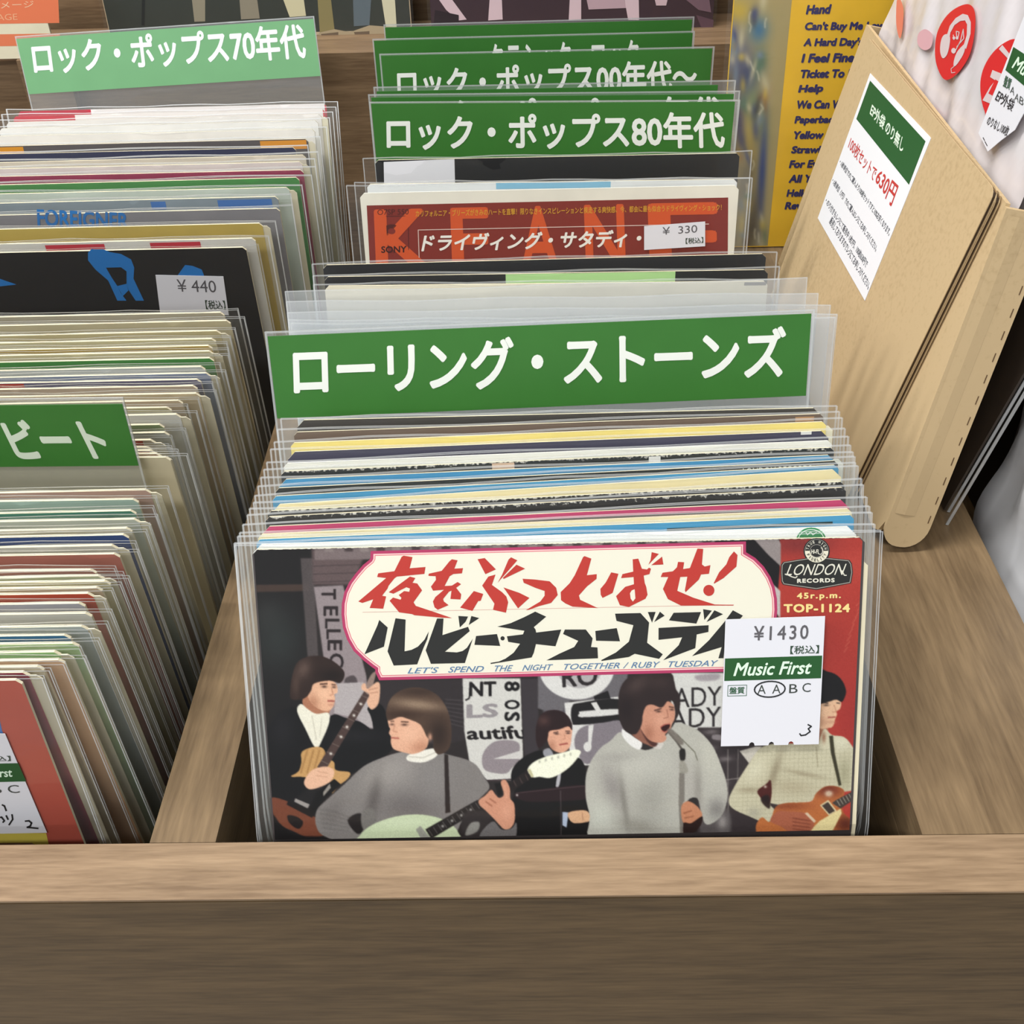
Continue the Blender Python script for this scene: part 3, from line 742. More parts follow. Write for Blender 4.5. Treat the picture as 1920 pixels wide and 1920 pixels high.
for i, S, r in build_left(LEFT1, '%s from the front of the left bin', 200):
    if i == 0:
        G = crop(0, 1340, 7.385)
        tag_on(r, S.fr, *G([(-900, 250), (70, 265), (650, 1635), (-560, 1660)]), '', 1.0, full=False, notch=False)
        b = MB()
        b.pxpoly(S.fr, G([(-620, 690), (252, 672), (362, 925), (-520, 945)]), flat((38, 84, 44)), 1.06)
        b.text(S.fr, 'Music First', G([(-560, 770), (150, 745), (190, 860), (-520, 890)]), flat((214, 236, 214)), 1.1, .02, .28)
        b.text(S.fr, '込】', G([(-70, 575), (140, 570), (150, 645), (-60, 650)]), flat((70, 80, 72)), 1.1, .01)
        b.text(S.fr, 'A A B C', G([(-620, 985), (255, 975), (275, 1085), (-600, 1100)]), flat((70, 74, 70)), 1.1)
        b.stroke(S.fr, G([(350, 1475), (400, 1470), (435, 1500), (420, 1540), (375, 1560), (525, 1575)]), 3, flat((46, 44, 44)), 1.1)
        b.stroke(S.fr, G([(85, 1400), (110, 1450)]), 3, flat((46, 44, 44)), 1.1); b.stroke(S.fr, G([(165, 1385), (175, 1450), (125, 1525)]), 3, flat((46, 44, 44)), 1.1)
        b.stroke(S.fr, G([(-60, 1430), (20, 1420), (60, 1470), (40, 1490)]), 3, flat((46, 44, 44)), 1.1)
        b.stroke(S.fr, G([(30, 1250), (60, 1265), (85, 1330)]), 3, flat((46, 44, 44)), 1.1)
        tg = [c for c in r.children if c.name.startswith('price_tag')][0]
        b.build('lettering', tg, 'handwritten notes and green shop band')
        b = MB()
        b.pxpoly(S.fr, G([(-900, 1640), (640, 1640), (720, 2000), (-800, 2000)]), flat((226, 208, 84)), .56); b.build('printed_band', r); b = MB()
        b.pxpoly(S.fr, G([(-700, 1790), (100, 1775), (440, 1775), (540, 1830), (560, 2000), (-700, 2000)]), flat((150, 110, 84)), .6); b.build('printed_band', r); b = MB()
        b.pxpoly(S.fr, G([(-300, -40), (-40, -100), (30, 230), (120, 390), (-300, 400)]), flat((70, 120, 184)), .56)
        b.build('printed_band', r)
BS, be = divider((-395, 752), (231, 745), -202, 3, LF, 'green divider card with large white katakana, cut off at the left bin edge', (.8, .8, -2.5, -27.5), 'ビート', [(-4, 787), (177, 786), (214, 860), (33, 862)], tcol=(214, 226, 206), bold=.035, vk=120)
for _ in build_left(LEFT2, '%s behind the katakana divider in the left bin', 300): pass
# 440 yen record
PR = atz(461, 463, -224); PL = PR-np.array([174, 0.8, 0])
PL, PR = place(PL, PR, 2.3)
S4 = Sheet(PL, PR, rad(-2.5), LF, vk=183)
r4 = record(S4, (34, 33, 35), 'black cover with bright blue brush shapes and a price tag in the left bin', GL, seed=401, wd=174, pw=186)
C1 = crop(0, 0, 2.909); b = MB(); bl = flat((40, 122, 196))
b.pxpoly(S4.fr, C1([(480, 1378), (500, 1358), (560, 1358), (600, 1375), (660, 1385), (715, 1415), (732, 1460), (728, 1520), (785, 1640), (640, 1640), (590, 1530), (520, 1470), (480, 1420)]), bl, .6)
b.pxpoly(S4.fr, C1([(578, 1460), (660, 1458), (690, 1480), (690, 1550), (700, 1580), (740, 1640), (690, 1640), (660, 1600), (640, 1560), (610, 1515)]), flat((34, 33, 35)), .64)
b.pxpoly(S4.fr, C1([(640, 1560), (690, 1548), (700, 1585), (670, 1615)]), bl, .68)
b.pxpoly(S4.fr, C1([(1010, 1445), (1050, 1450), (1100, 1470), (1112, 1500), (1110, 1560), (965, 1560), (970, 1500)]), bl, .6)
b.pxpoly(S4.fr, C1([(-60, 1500), (90, 1552), (0, 1562), (-60, 1560)]), bl, .6)
b.build('printed_shapes', r4, 'bright blue brush shapes')
tag_on(r4, S4.fr, *C1([(848, 1500), (1218, 1508), (1248, 1720), (874, 1712)]), '¥ 440', 1.1, full=False, notch=False)
for i, S, r in build_left(LEFT3, '%s behind the black-and-blue cover in the left bin', 500):
    if i == 2:
        b = MB(); b.text(S.fr, 'FOREIGNER', C1([(200, 1140), (700, 1160), (700, 1250), (205, 1235)]), flat((60, 130, 200)), .6, .03); b.build('lettering', r, 'blue capitals')
# seventies divider
G70_GLAZED = card_mat((112, 168, 118), mottle=.03)  # divider green paled to paint in the lamp reflection glazing this card
C7 = crop(0, 0, 2.743)
divider((28, 68), (589, 30), -191, 14, LF, 'pale green divider card lettered for the seventies at the back of the left bin', (.6, .6, -1.5, -34), 'ロック・ポップス70年代', C7([(155, 212), (1560, 118), (1578, 300), (178, 388)]), tcol=(236, 244, 240), roll=rad(3.2), vk=110, green=G70_GLAZED)

def paint():
    C = Canvas(460, 1000, 1180, 600)
    A1 = crop(460, 1200, 4.8); A2 = crop(760, 1240, 5.3333); A3 = crop(1060, 1240, 5.647); A4 = crop(1330, 1240, 5.6485); B1 = crop(430, 980, 3)
    C.a[:] = (52, 46, 46)
    f, bl, ln = C.fill, C.blob, C.line
    # shop front behind the band
    f([(460, 1000), (585, 1000), (600, 1610), (460, 1610)], (38, 36, 37), 1, 1, False)
    bl(520, 1200, 50, 60, (62, 70, 68), .6); bl(500, 1150, 30, 30, (70, 72, 70), .4)
    f(B1([(150, 350), (450, 345), (450, 385), (150, 390)]), (86, 68, 60), .8, 1, False)
    f(B1([(400, 200), (470, 200), (500, 760), (440, 760)]), (92, 84, 84), .9, 1, False)
    f(B1([(460, 60), (800, 60), (700, 350), (470, 350)]), (104, 88, 88), 1, 2, False)
    for k in range(6): ln(B1([(470, 110+k*45), (760, 100+k*45)]), 1.6, (70, 60, 62), .7)
    f([(590, 1003), (1400, 1000), (1400, 1040), (590, 1050)], (126, 112, 112), 1, 1, False)
    for k in range(26):
        x = 610+k*31+rnd.uniform(-8, 8); f([(x, 1012), (x+16, 1012), (x+18, 1034), (x+2, 1034)], (60, 50, 50) if k % 2 else (150, 138, 134), .7, 1.2, False)
    # left vertical poster
    f(B1([(475, 360), (640, 352), (770, 860), (800, 1190), (560, 1190), (530, 760)]), (150, 138, 140), 1, 1, False)
    for ch, y, h in (('T', 372, 60), ('E', 470, 55), ('L', 540, 55), ('L', 600, 55), ('E', 660, 60), ('C', 735, 80)):
        C.text(ch, [B1([(600+(y-372)*.12, y)])[0], B1([(600+(y-372)*.12, y+h)])[0], B1([(518+(y-372)*.12, y+h)])[0], B1([(518+(y-372)*.12, y)])[0]], (52, 44, 46), .02)
    f(B1([(650, 880), (700, 860), (720, 900), (690, 945), (655, 945)]), (60, 52, 54), .7, 1)
    f(A1([(830, 390), (1060, 380), (1140, 620), (1150, 800), (1060, 760), (1000, 700), (800, 660), (810, 500)]), (176, 168, 168), 1, .8, False)
    # dark sill and rubble between
    f(B1([(840, 880), (1340, 880), (1340, 1220), (1200, 1250), (840, 1200)]), (58, 52, 54), 1, 1, False)
    for k in range(7): ln(A2([(400, 380+k*38), (590, 395+k*44)]), 1.5, (96, 90, 92), .6)
    # white lettered poster in the middle
    f(A2([(572, 170), (1150, 170), (1175, 900), (1180, 1190), (820, 1190), (640, 1000), (590, 700)]), (206, 204, 198), 1, .8, False)
    C.text('NT', A2([(640, 205), (910, 200), (910, 350), (640, 350)]), (34, 30, 32), .03)
    ln(A2([(650, 215), (640, 370), (600, 390)]), 3, (34, 30, 32))
    C.text('LS', A2([(610, 430), (930, 420), (930, 560), (610, 570)]), (150, 144, 146), .04)
    for t, y0, y1 in (('8', 200, 300), ('O', 385, 480), ('S', 505, 600)):
        C.text(t, [A2([(1145, y0)])[0], A2([(1145, y1)])[0], A2([(990, y1)])[0], A2([(990, y0)])[0]], (30, 28, 30), .03)
    C.text('autifu', A2([(615, 655), (1175, 640), (1230, 775), (615, 785)]), (34, 30, 32), .025)
    e1 = f(A2([(1140, 830), (1060, 790), (900, 800), (800, 880), (765, 980), (790, 1080), (880, 1115), (1010, 1120), (1080, 1050), (1140, 1000), (1140, 960)]), (146, 136, 140), 1, .8)
    f(A2([(880, 975), (1160, 890), (1165, 975)]), (204, 200, 196), 1, .6, False)
    ln(A2([(820, 1192), (1060, 1180)]), 2.5, (70, 56, 60)); f(A2([(890, 1220), (960, 1212), (970, 1330), (930, 1350)]), (30, 26, 26), 1, .6, False)
    f(A2([(1155, 175), (1320, 175), (1335, 700), (1330, 900), (1190, 940)]), (66, 60, 64), 1, .8, False)
    f(A2([(1330, 200), (1640, 300), (1640, 520), (1380, 520)]), (96, 92, 98), 1, 1.5, False)
    # ring poster
    f(A3([(-290, 140), (660, 130), (650, 400), (40, 420), (-60, 560), (-290, 500)]), (110, 106, 110), 1, 1, False)
    f(A3(circ(120, 60, 400, 345, 40)), (214, 212, 208), 1, .8); f(A3(circ(150, 60, 240, 225, 40)), (176, 172, 172), 1, .8)
    C.text('RO', A3([(-40, 60), (340, 50), (340, 250), (-30, 280)]), (50, 44, 46), .02)
    f(A3([(-10, 440), (600, 370), (640, 1100), (60, 1100)]), (212, 210, 206), 1, .8, False)
    f(A3([(60, 560), (75, 470), (150, 440), (560, 400), (640, 600), (560, 640), (130, 672), (75, 650)]), (36, 33, 35), 1, .7)
    f(A3([(150, 548), (180, 528), (560, 505), (570, 560), (170, 592)]), (212, 210, 206), 1, .7)
    f(A3([(270, 440), (330, 430), (385, 530), (330, 535)]), (212, 210, 206), 1, .6, False)
    f(A3([(300, 370), (450, 310), (480, 395), (310, 410)]), (36, 33, 35), 1, .6, False)
    f(A3([(95, 850), (130, 740), (220, 680), (400, 650), (600, 640), (620, 900), (420, 1000), (230, 1090), (130, 980)]), (132, 124, 130), 1, .8)
    f(A3(circ(235, 905, 42, 52)), (212, 210, 206), 1, .7); f(A3([(245, 680), (300, 670), (270, 900), (240, 900)]), (212, 210, 206), 1, .7, False)
    # right posters
    f(A3([(1120, 120), (1900, 120), (1900, 720), (1120, 720)]), (206, 205, 200), 1, .8, False)
    C.text('ADY', A3([(1150, 285), (1655, 262), (1655, 465), (1150, 495)]), (48, 44, 46), 0)
    C.text('ADY', A3([(1110, 510), (1650, 478), (1650, 690), (1110, 710)]), (48, 44, 46), 0)
    f(A3([(1380, 150), (1620, 130), (1620, 190), (1500, 210), (1400, 200)]), (150, 140, 146), .8, 1.5)
    f(A3([(1400, 700), (2300, 700), (2300, 1900), (1400, 1900)]), (62, 54, 56), 1, 1, False)
    for k in range(9): bl(*A3([(1480+rnd.uniform(0, 240), 740+rnd.uniform(0, 1050))])[0], 14, 5, (130, 122, 122), .7, rnd.uniform(-.4, .4))
    f(A3([(1560, 780), (1650, 780), (1650, 830), (1560, 825)]), (150, 142, 144), .8, 1)
    ln(A3([(1720, 930), (1725, 1830)]), 2.5, (130, 124, 120), .7); ln(A3([(1830, 930), (1820, 1500)]), 2, (130, 124, 120), .6); ln(A3([(1700, 1255), (1860, 1235)]), 2, (150, 142, 138), .7)
    f(A3([(1450, 1600), (1720, 1560), (1730, 1850), (1450, 1850)]), (96, 90, 90), .9, 2); bl(*A3([(1660, 1700)])[0], 9, 14, (170, 164, 160), .7)
    f(A4([(320, 950), (500, 900), (560, 900), (420, 1080)]), (196, 190, 178), 1, .7, False)
    # red field on the right
    red = [(1455, 990), (1650, 990), (1650, 1610), (1470, 1610)]
    mr = f(red, (182, 64, 54), 1, .8, False); bl(1500, 1020, 70, 22, (120, 50, 52), .7, clip=mr); bl(1600, 1060, 60, 30, (196, 78, 66), .5, clip=mr); bl(1570, 1210, 40, 60, (160, 56, 50), .5, clip=mr); bl(1600, 1340, 40, 90, (158, 50, 48), .6, clip=mr)
    for k in range(9): ln([(1615-k*3+rnd.uniform(-2, 2), 1125+k*11), (1608-k*3+rnd.uniform(-3, 3), 1136+k*11)], 1.2, (214, 120, 100), .6)
    f([(1340, 990), (1462, 990), (1462, 1070), (1450, 1200), (1340, 1200)], (34, 30, 33), 1, .8, False)
    f([(1404, 1000), (1455, 1000), (1464, 1020), (1464, 1062), (1440, 1040)], (150, 140, 138), 1, .8, False)
    f([(1446, 1092), (1463, 1108), (1463, 1160), (1456, 1150)], (190, 182, 178), 1, .7, False)
    # ---- musician far left, dark jacket, bass
    J = (25, 25, 28)
    mj = f(A1([(330, 640), (230, 740), (180, 860), (190, 1150), (220, 1400), (420, 1440), (560, 1340), (720, 1290), (900, 1230), (1060, 1150), (1290, 1020), (1320, 900), (1260, 640), (1190, 570), (1100, 610), (1130, 690), (1150, 810), (1040, 740), (900, 700), (770, 680), (620, 900), (480, 620)]), J)
    bl(*A1([(330, 800)])[0], 26, 40, (52, 50, 54), .5, clip=mj); bl(*A1([(1000, 860)])[0], 50, 12, (48, 46, 50), .5, clip=mj)
    f(A1([(540, 500), (520, 590), (620, 680), (740, 670), (760, 600), (680, 560)]), (176, 120, 92))
    f(A1([(500, 575), (465, 640), (540, 800), (635, 975), (700, 880), (755, 740), (745, 655), (640, 665), (560, 620)]), (228, 224, 206)); ln(A1([(600, 680), (640, 900)]), 2, (190, 184, 166), .7); ln(A1([(690, 690), (670, 860)]), 2, (196, 190, 172), .6)
    mf = f(A1([(600, 370), (560, 480), (590, 560), (660, 620), (740, 640), (790, 600), (808, 520), (800, 490), (830, 470), (820, 400), (760, 360)]), (226, 176, 144))
    bl(*A1([(610, 560)])[0], 12, 16, (168, 112, 84), .6, clip=mf); bl(*A1([(700, 480)])[0], 14, 14, (240, 194, 160), .5, clip=mf)
    ln(A1([(670, 398), (740, 392)]), 3, (70, 46, 40), .8); ln(A1([(775, 400), (815, 404)]), 2.6, (70, 46, 40), .7); bl(*A1([(708, 418)])[0], 5, 2.4, (60, 42, 38), .8); bl(*A1([(796, 422)])[0], 4, 2.2, (60, 42, 38), .7)
    ln(A1([(775, 430), (790, 490), (760, 500)]), 1.6, (170, 112, 88), .7); ln(A1([(740, 548), (805, 550)]), 3.4, (164, 86, 76), .9); bl(*A1([(770, 580)])[0], 6, 3, (196, 136, 110), .6)
    mh = f(A1([(400, 480), (410, 380), (430, 290), (470, 200), (560, 150), (680, 145), (790, 190), (880, 270), (890, 330), (850, 388), (760, 365), (620, 392), (590, 460), (540, 520), (470, 540), (410, 530)]), (58, 44, 40))
    bl(*A1([(520, 260)])[0], 14, 20, (112, 92, 84), .7, .4, clip=mh); bl(*A1([(450, 400)])[0], 8, 22, (104, 84, 74), .5, clip=mh); bl(*A1([(780, 320)])[0], 24, 12, (34, 26, 26), .7, clip=mh)
    # bass guitar
    mb = f(A1([(530, 990), (620, 962), (700, 975), (740, 1060), (800, 1100), (815, 1170), (940, 1190), (920, 1250), (840, 1310), (780, 1380), (760, 1290), (540, 1235), (410, 1230), (480, 1180), (505, 1090), (500, 1030)]), (198, 154, 98))
    for k in range(4): ln(A1([(560+k*55, 985), (500+k*55, 1200)]), 3, (150, 108, 62), .6, 1, clip=mb)
    f(A1([(645, 1145), (722, 1172), (1125, 490), (1075, 452)]), (84, 66, 62), 1, .6, False)
    for t in (.08, .2, .31, .42, .53, .64, .75, .85, .94): x, y = 684+(1100-684)*t, 1158+(470-1158)*t; ln(A1([(x-34, y-16), (x+36, y+16)]), 1.1, (150, 140, 130), .6); 
    for t in (.2, .42, .55, .7, .85): bl(*A1([(684+(1100-684)*t, 1158-688*t)])[0], 2.6, 2.6, (236, 232, 222), .9)
    f(A1([(1075, 455), (1125, 480), (1175, 300), (1165, 285), (1120, 330)]), (150, 128, 118), 1, .6)
    f(A1([(1050, 400), (1080, 390), (1100, 440), (1180, 380), (1212, 405), (1205, 540), (1180, 600), (1130, 625), (1095, 560), (1115, 490), (1070, 460), (1045, 440)]), (224, 176, 146)); ln(A1([(1110, 450), (1190, 430)]), 1.6, (176, 124, 100), .7); ln(A1([(1115, 480), (1195, 468)]), 1.6, (176, 124, 100), .7)
    f(A1([(590, 1180), (650, 1150), (740, 1140), (800, 1180), (770, 1270), (680, 1320), (580, 1345), (530, 1300), (540, 1245)]), (226, 180, 150)); ln(A1([(650, 1180), (740, 1200)]), 1.5, (184, 134, 108), .6); ln(A1([(640, 1220), (740, 1235)]), 1.5, (184, 134, 108), .6)
    f(A1([(230, 1420), (400, 1460), (500, 1540), (640, 1600), (730, 1700), (700, 1760), (560, 1775), (430, 1720), (330, 1670), (250, 1570)]), (122, 70, 50))
    f(A1([(640, 1370), (800, 1250), (860, 1300), (700, 1450), (620, 1560), (560, 1560)]), (24, 21, 22), 1, .7, False)
    f(A1([(390, 1440), (620, 1560), (600, 1600), (370, 1480)]), (30, 25, 26), 1, .7, False); f(A1([(380, 1580), (460, 1590), (520, 1640), (480, 1700), (400, 1650)]), (36, 28, 28), 1, .7)
    f(A1([(450, 1425), (580, 1480), (560, 1515), (440, 1455)]), (156, 150, 146), 1, .6, False); f(A1([(700, 1370), (760, 1290), (770, 1330), (700, 1410)]), (150, 144, 136), 1, .7, False)
    f(A1([(240, 1580), (330, 1680), (480, 1760), (760, 1780), (900, 1900), (200, 1900)]), (26, 22, 23), .9, 1.2)
    # ---- second musician, grey sweater
    sw = A1([(1430, 1005), (1230, 1060), (1060, 1140), (900, 1290), (720, 1450), (640, 1540), (640, 1680), (740, 1780), (1150, 1900)])+A2([(380, 1900), (600, 1900), (520, 1700), (700, 1420), (840, 1270), (790, 1160), (720, 1050), (620, 985), (400, 925), (300, 900)])
    ms = f(sw, (132, 127, 124))
    bl(*A1([(1250, 1200)])[0], 46, 30, (166, 160, 154), .7, -.5, clip=ms); bl(*A1([(1420, 1140)])[0], 30, 40, (160, 154, 150), .5, clip=ms); bl(*A1([(1150, 1450)])[0], 12, 44, (92, 86, 84), .7, .2, clip=ms)
    bl(*A1([(1500, 1500)])[0], 60, 26, (104, 98, 98), .6, clip=ms); bl(*A1([(780, 1560)])[0], 20, 30, (108, 102, 100), .6, .5, clip=ms); bl(*A1([(1700, 1250)])[0], 30, 50, (142, 138, 136), .5, clip=ms)
    for k in range(5): ln(A1([(650+k*12, 1520+k*42), (800, 1545+k*40), (940, 1600+k*30)]), 3, (100, 96, 94), .5, 1.6, clip=ms)
    f(A1([(920, 1620), (1040, 1560), (1060, 1710), (1000, 1740)]), (40, 34, 34), 1, 1); f(A1([(1045, 1560), (1130, 1510), (1170, 1570), (1165, 1650), (1060, 1700)]), (120, 116, 112), 1, 1)
    f(A1([(1450, 1060), (1500, 1020), (1700, 975), (1725, 1040), (1610, 1100), (1480, 1092)]), (230, 226, 214)); ln(A1([(1470, 1050), (1600, 1060), (1715, 1010)]), 2, (180, 174, 160), .7)
    mf = f(A1([(1300, 700), (1290, 770), (1303, 800), (1292, 840), (1310, 870), (1310, 930), (1340, 985), (1440, 1015), (1520, 1025), (1620, 980), (1650, 900), (1640, 780), (1500, 700)]), (226, 174, 144))
    bl(*A1([(1570, 960)])[0], 20, 14, (176, 118, 90), .6, clip=mf); bl(*A1([(1480, 850)])[0], 20, 22, (238, 190, 160), .5, clip=mf)
    ln(A1([(1305, 735), (1340, 730)]), 2.2, (84, 60, 50), .7); ln(A1([(1400, 735), (1470, 738)]), 2.6, (84, 60, 50), .8); bl(*A1([(1430, 760)])[0], 6, 2.4, (70, 50, 44), .8); bl(*A1([(1318, 757)])[0], 4, 2.2, (70, 50, 44), .7)
    ln(A1([(1345, 760), (1330, 820), (1370, 830)]), 1.6, (180, 124, 98), .7); ln(A1([(1312, 880), (1385, 885)]), 3, (176, 98, 84), .9)
    mh = f(A1([(1272, 705), (1268, 640), (1300, 540), (1370, 470), (1470, 432), (1590, 432), (1720, 490), (1800, 590), (1845, 720), (1855, 860), (1830, 980), (1740, 1030), (1695, 975), (1690, 900), (1640, 880), (1600, 800), (1560, 750), (1450, 705), (1390, 690), (1300, 725)]), (92, 72, 60))
    bl(*A1([(1560, 580)])[0], 52, 10, (170, 146, 122), .75, .12, clip=mh); bl(*A1([(1560, 460)])[0], 40, 8, (60, 46, 40), .6, clip=mh); bl(*A1([(1740, 850)])[0], 22, 34, (46, 35, 31), .7, clip=mh); bl(*A1([(1400, 670)])[0], 40, 8, (62, 44, 36), .6, clip=mh)
    bl(*A1([(1660, 872)])[0], 4, 7, (210, 160, 134), .9)
    f(A1([(1790, 1025), (1825, 1035), (1845, 1550), (1800, 1560)]), (52, 42, 40), 1, .7, False)
    mg = f(A1([(1030, 1760), (1150, 1660), (1350, 1590), (1550, 1570), (1720, 1595), (1840, 1650), (1920, 1740), (1920, 1900), (1000, 1900)]), (192, 204, 168)); bl(*A1([(1400, 1640)])[0], 60, 12, (208, 218, 186), .5, clip=mg)
    # ---- drummer
    mj = f(A2([(1340, 890), (1180, 960), (1080, 1060), (1055, 1180), (1095, 1260), (1060, 1500), (1100, 1900), (1960, 1900), (1830, 1260), (1795, 1050), (1720, 960), (1560, 1000), (1440, 930)]), (24, 21, 23))
    f(A2([(1380, 890), (1440, 870), (1480, 930), (1460, 960), (1390, 950)]), (150, 150, 156)); f(A2([(1520, 1150), (1555, 1100), (1550, 1190), (1530, 1260), (1505, 1250)]), (180, 178, 182), 1, .7)
    mf = f(A2([(1420, 690), (1425, 800), (1470, 880), (1560, 915), (1640, 865), (1662, 760), (1660, 660), (1560, 640)]), (222, 166, 138)); bl(*A2([(1460, 850)])[0], 8, 12, (166, 112, 88), .6, clip=mf)
    ln(A2([(1480, 715), (1530, 705)]), 2, (60, 40, 38), .8); ln(A2([(1600, 698), (1648, 698)]), 2, (60, 40, 38), .8); bl(*A2([(1510, 722)])[0], 4, 1.8, (50, 34, 32), .8); bl(*A2([(1625, 715)])[0], 4, 1.8, (50, 34, 32), .8); ln(A2([(1590, 730), (1600, 775), (1570, 780)]), 1.4, (176, 116, 94), .7); ln(A2([(1540, 835), (1625, 820)]), 3, (160, 76, 70), .9)
    mh = f(A2([(1305, 780), (1310, 640), (1350, 540), (1430, 492), (1540, 492), (1620, 540), (1665, 620), (1665, 690), (1630, 650), (1540, 680), (1440, 700), (1420, 780), (1340, 870)]), (50, 32, 34)); bl(*A2([(1380, 590)])[0], 12, 10, (104, 76, 70), .6, clip=mh)
    f(A2([(1090, 1320), (1500, 1260), (1800, 1240), (1830, 1370), (1500, 1400), (1200, 1400)]), (52, 34, 38), .9, 1); ln(A2([(1100, 1318), (1800, 1245)]), 1.4, (110, 92, 92), .6); ln(A2([(1552, 1290), (1558, 1750)]), 2, (96, 88, 88), .7); bl(*A2([(1115, 1335)])[0], 2.2, 2.2, (210, 204, 200), .9)
    f(A2([(1570, 1505), (1632, 1510), (1612, 1662), (1572, 1640)]), (172, 184, 204), 1, .7, False)
    f(A2([(1635, 1510), (1800, 1490), (1860, 1560), (1840, 1600), (1700, 1620), (1640, 1580)]), (216, 170, 132)); ln(A2([(1770, 1510), (1775, 1590)]), 1.6, (160, 112, 84), .6)
    # second guitar neck, head and fretting hand
    f(A2([(200, 1680), (260, 1775), (770, 1470), (720, 1385)]), (48, 43, 42), 1, .6, False)
    for k in range(11): t = (k+.5)/11; x, y = 230+(745-230)*t, 1728+(1428-1728)*t; ln(A2([(x-22, y-30), (x+20, y+32)]), 1.3, (128, 124, 120), .7, .6)
    for k in (2, 4, 6, 8): t = (k+1)/11; bl(*A2([(230+515*t, 1728-300*t)])[0], 2.6, 2.6, (190, 188, 182), .8)
    f(A2([(105, 1680), (150, 1645), (250, 1765), (170, 1800)]), (150, 150, 140), 1, .7, False)
    f(A2([(620, 1500), (860, 1530), (760, 1700), (620, 1760), (560, 1640)]), (60, 54, 54), .9, 1.4); f(A2([(650, 1620), (740, 1610), (720, 1700), (600, 1740)]), (150, 148, 142), .9, 1)
    f(A2([(1000, 1250), (1220, 1080), (1262, 1165), (1060, 1310)]), (44, 36, 36), 1, .6, False)
    for k in range(3): ln(A2([(1080+k*60, 1190-k*30), (1110+k*60, 1250-k*30)]), 1.3, (130, 110, 104), .6)
    mg = f(A2([(1222, 1085), (1280, 1010), (1400, 955), (1560, 915), (1700, 882), (1755, 905), (1720, 970), (1640, 1060), (1540, 1130), (1440, 1168), (1340, 1155), (1275, 1160)]), (238, 238, 216)); f(A2([(1222, 1085), (1250, 1075), (1285, 1150), (1260, 1165)]), (196, 190, 150), 1, .6, False)
    for k in range(6): bl(*A2([(1340+k*62, 1000-k*15)])[0], 2, 3, (176, 176, 160), .9)
    mh = f(A2([(735, 1390), (800, 1340), (860, 1285), (900, 1330), (940, 1365), (985, 1330), (955, 1220), (975, 1185), (1010, 1195), (1045, 1270), (1050, 1370), (1090, 1430), (1095, 1580), (1060, 1660), (990, 1680), (900, 1590), (800, 1490), (745, 1440)]), (208, 148, 120))
    ln(A2([(800, 1400), (870, 1450)]), 2.4, (150, 92, 70), .8, 1, clip=mh); ln(A2([(840, 1370), (910, 1420)]), 2.2, (150, 92, 70), .8, 1, clip=mh); bl(*A2([(1010, 1500)])[0], 10, 16, (222, 164, 136), .6, clip=mh); ln(A2([(990, 1230), (1015, 1370)]), 1.8, (228, 172, 142), .7, 1, clip=mh)
    f(A2([(740, 1760), (780, 1680), (880, 1600), (960, 1680), (1060, 1670), (1110, 1610), (1110, 1740), (1060, 1800), (760, 1900)]), (112, 108, 108))
    # ---- singer, pale sweater
    sp = A3([(600, 750), (480, 840), (370, 920), (270, 1060), (215, 1230), (218, 1450), (260, 1640), (310, 1950), (1200, 1950), (1240, 1700), (1290, 1480), (1400, 1450), (1440, 1620), (1500, 1730), (1640, 1650), (1712, 1480), (1708, 1290), (1640, 1080), (1560, 900), (1440, 760), (1330, 690), (1180, 650), (1100, 740), (960, 900), (800, 930)])
    ms = f(sp, (182, 180, 170))
    for x, y, rx, ry, c, al, r in ((500, 1330, 20, 46, (136, 130, 128), .7, -.3), (900, 1450, 34, 54, (150, 148, 140), .6, .2), (760, 1740, 40, 14, (142, 138, 128), .7, .2), (380, 1640, 26, 30, (196, 198, 186), .7, 0), (1400, 1350, 8, 54, (134, 130, 122), .7, 0), (1600, 1560, 18, 20, (120, 116, 114), .7, 0), (1540, 1000, 26, 40, (196, 194, 180), .6, -.3), (820, 1100, 60, 30, (196, 194, 184), .5, 0), (560, 1010, 36, 10, (158, 154, 148), .5, -.1), (1300, 1300, 20, 60, (168, 162, 156), .5, -.3), (620, 1500, 6, 50, (120, 116, 108), .6, -.15)):
        bl(*A3([(x, y)])[0], rx, ry, c, al, r, clip=ms)
    f(A3([(600, 720), (650, 745), (740, 810), (812, 860), (785, 935), (690, 890), (610, 800)]), (226, 224, 220)); f(A3([(960, 860), (1040, 860), (1000, 930), (920, 900)]), (206, 200, 192))
    f(A3([(700, 760), (820, 700), (960, 860), (930, 905), (860, 880), (800, 850)]), (150, 100, 82)); f(A3([(800, 720), (880, 820), (980, 860), (940, 905), (860, 840)]), (70, 40, 38), .8, 1)
    mf = f(A3([(850, 470), (820, 560), (790, 680), (850, 790), (920, 850), (1020, 860), (1070, 820), (1060, 770), (1110, 720), (1130, 660), (1160, 600), (1150, 470), (1060, 420)]), (204, 146, 120))
    bl(*A3([(880, 760)])[0], 10, 16, (160, 104, 82), .6, clip=mf); bl(*A3([(1010, 620)])[0], 14, 14, (222, 166, 140), .6, clip=mf)
    f(A3([(1015, 695), (1060, 672), (1108, 668), (1095, 715), (1050, 745), (1020, 725)]), (58, 18, 20)); ln(A3([(1005, 700), (1050, 668), (1112, 662)]), 2, (170, 84, 76), .8); ln(A3([(1020, 735), (1060, 752), (1098, 722)]), 2, (176, 90, 80), .8)
    ln(A3([(940, 520), (1020, 500)]), 2.4, (60, 40, 38), .8); ln(A3([(1095, 480), (1150, 490)]), 2.2, (60, 40, 38), .8); bl(*A3([(985, 528)])[0], 5, 2, (50, 34, 32), .7); bl(*A3([(1125, 508)])[0], 4, 2, (50, 34, 32), .7); ln(A3([(1075, 510), (1090, 590), (1040, 605)]), 1.8, (160, 106, 86), .8)
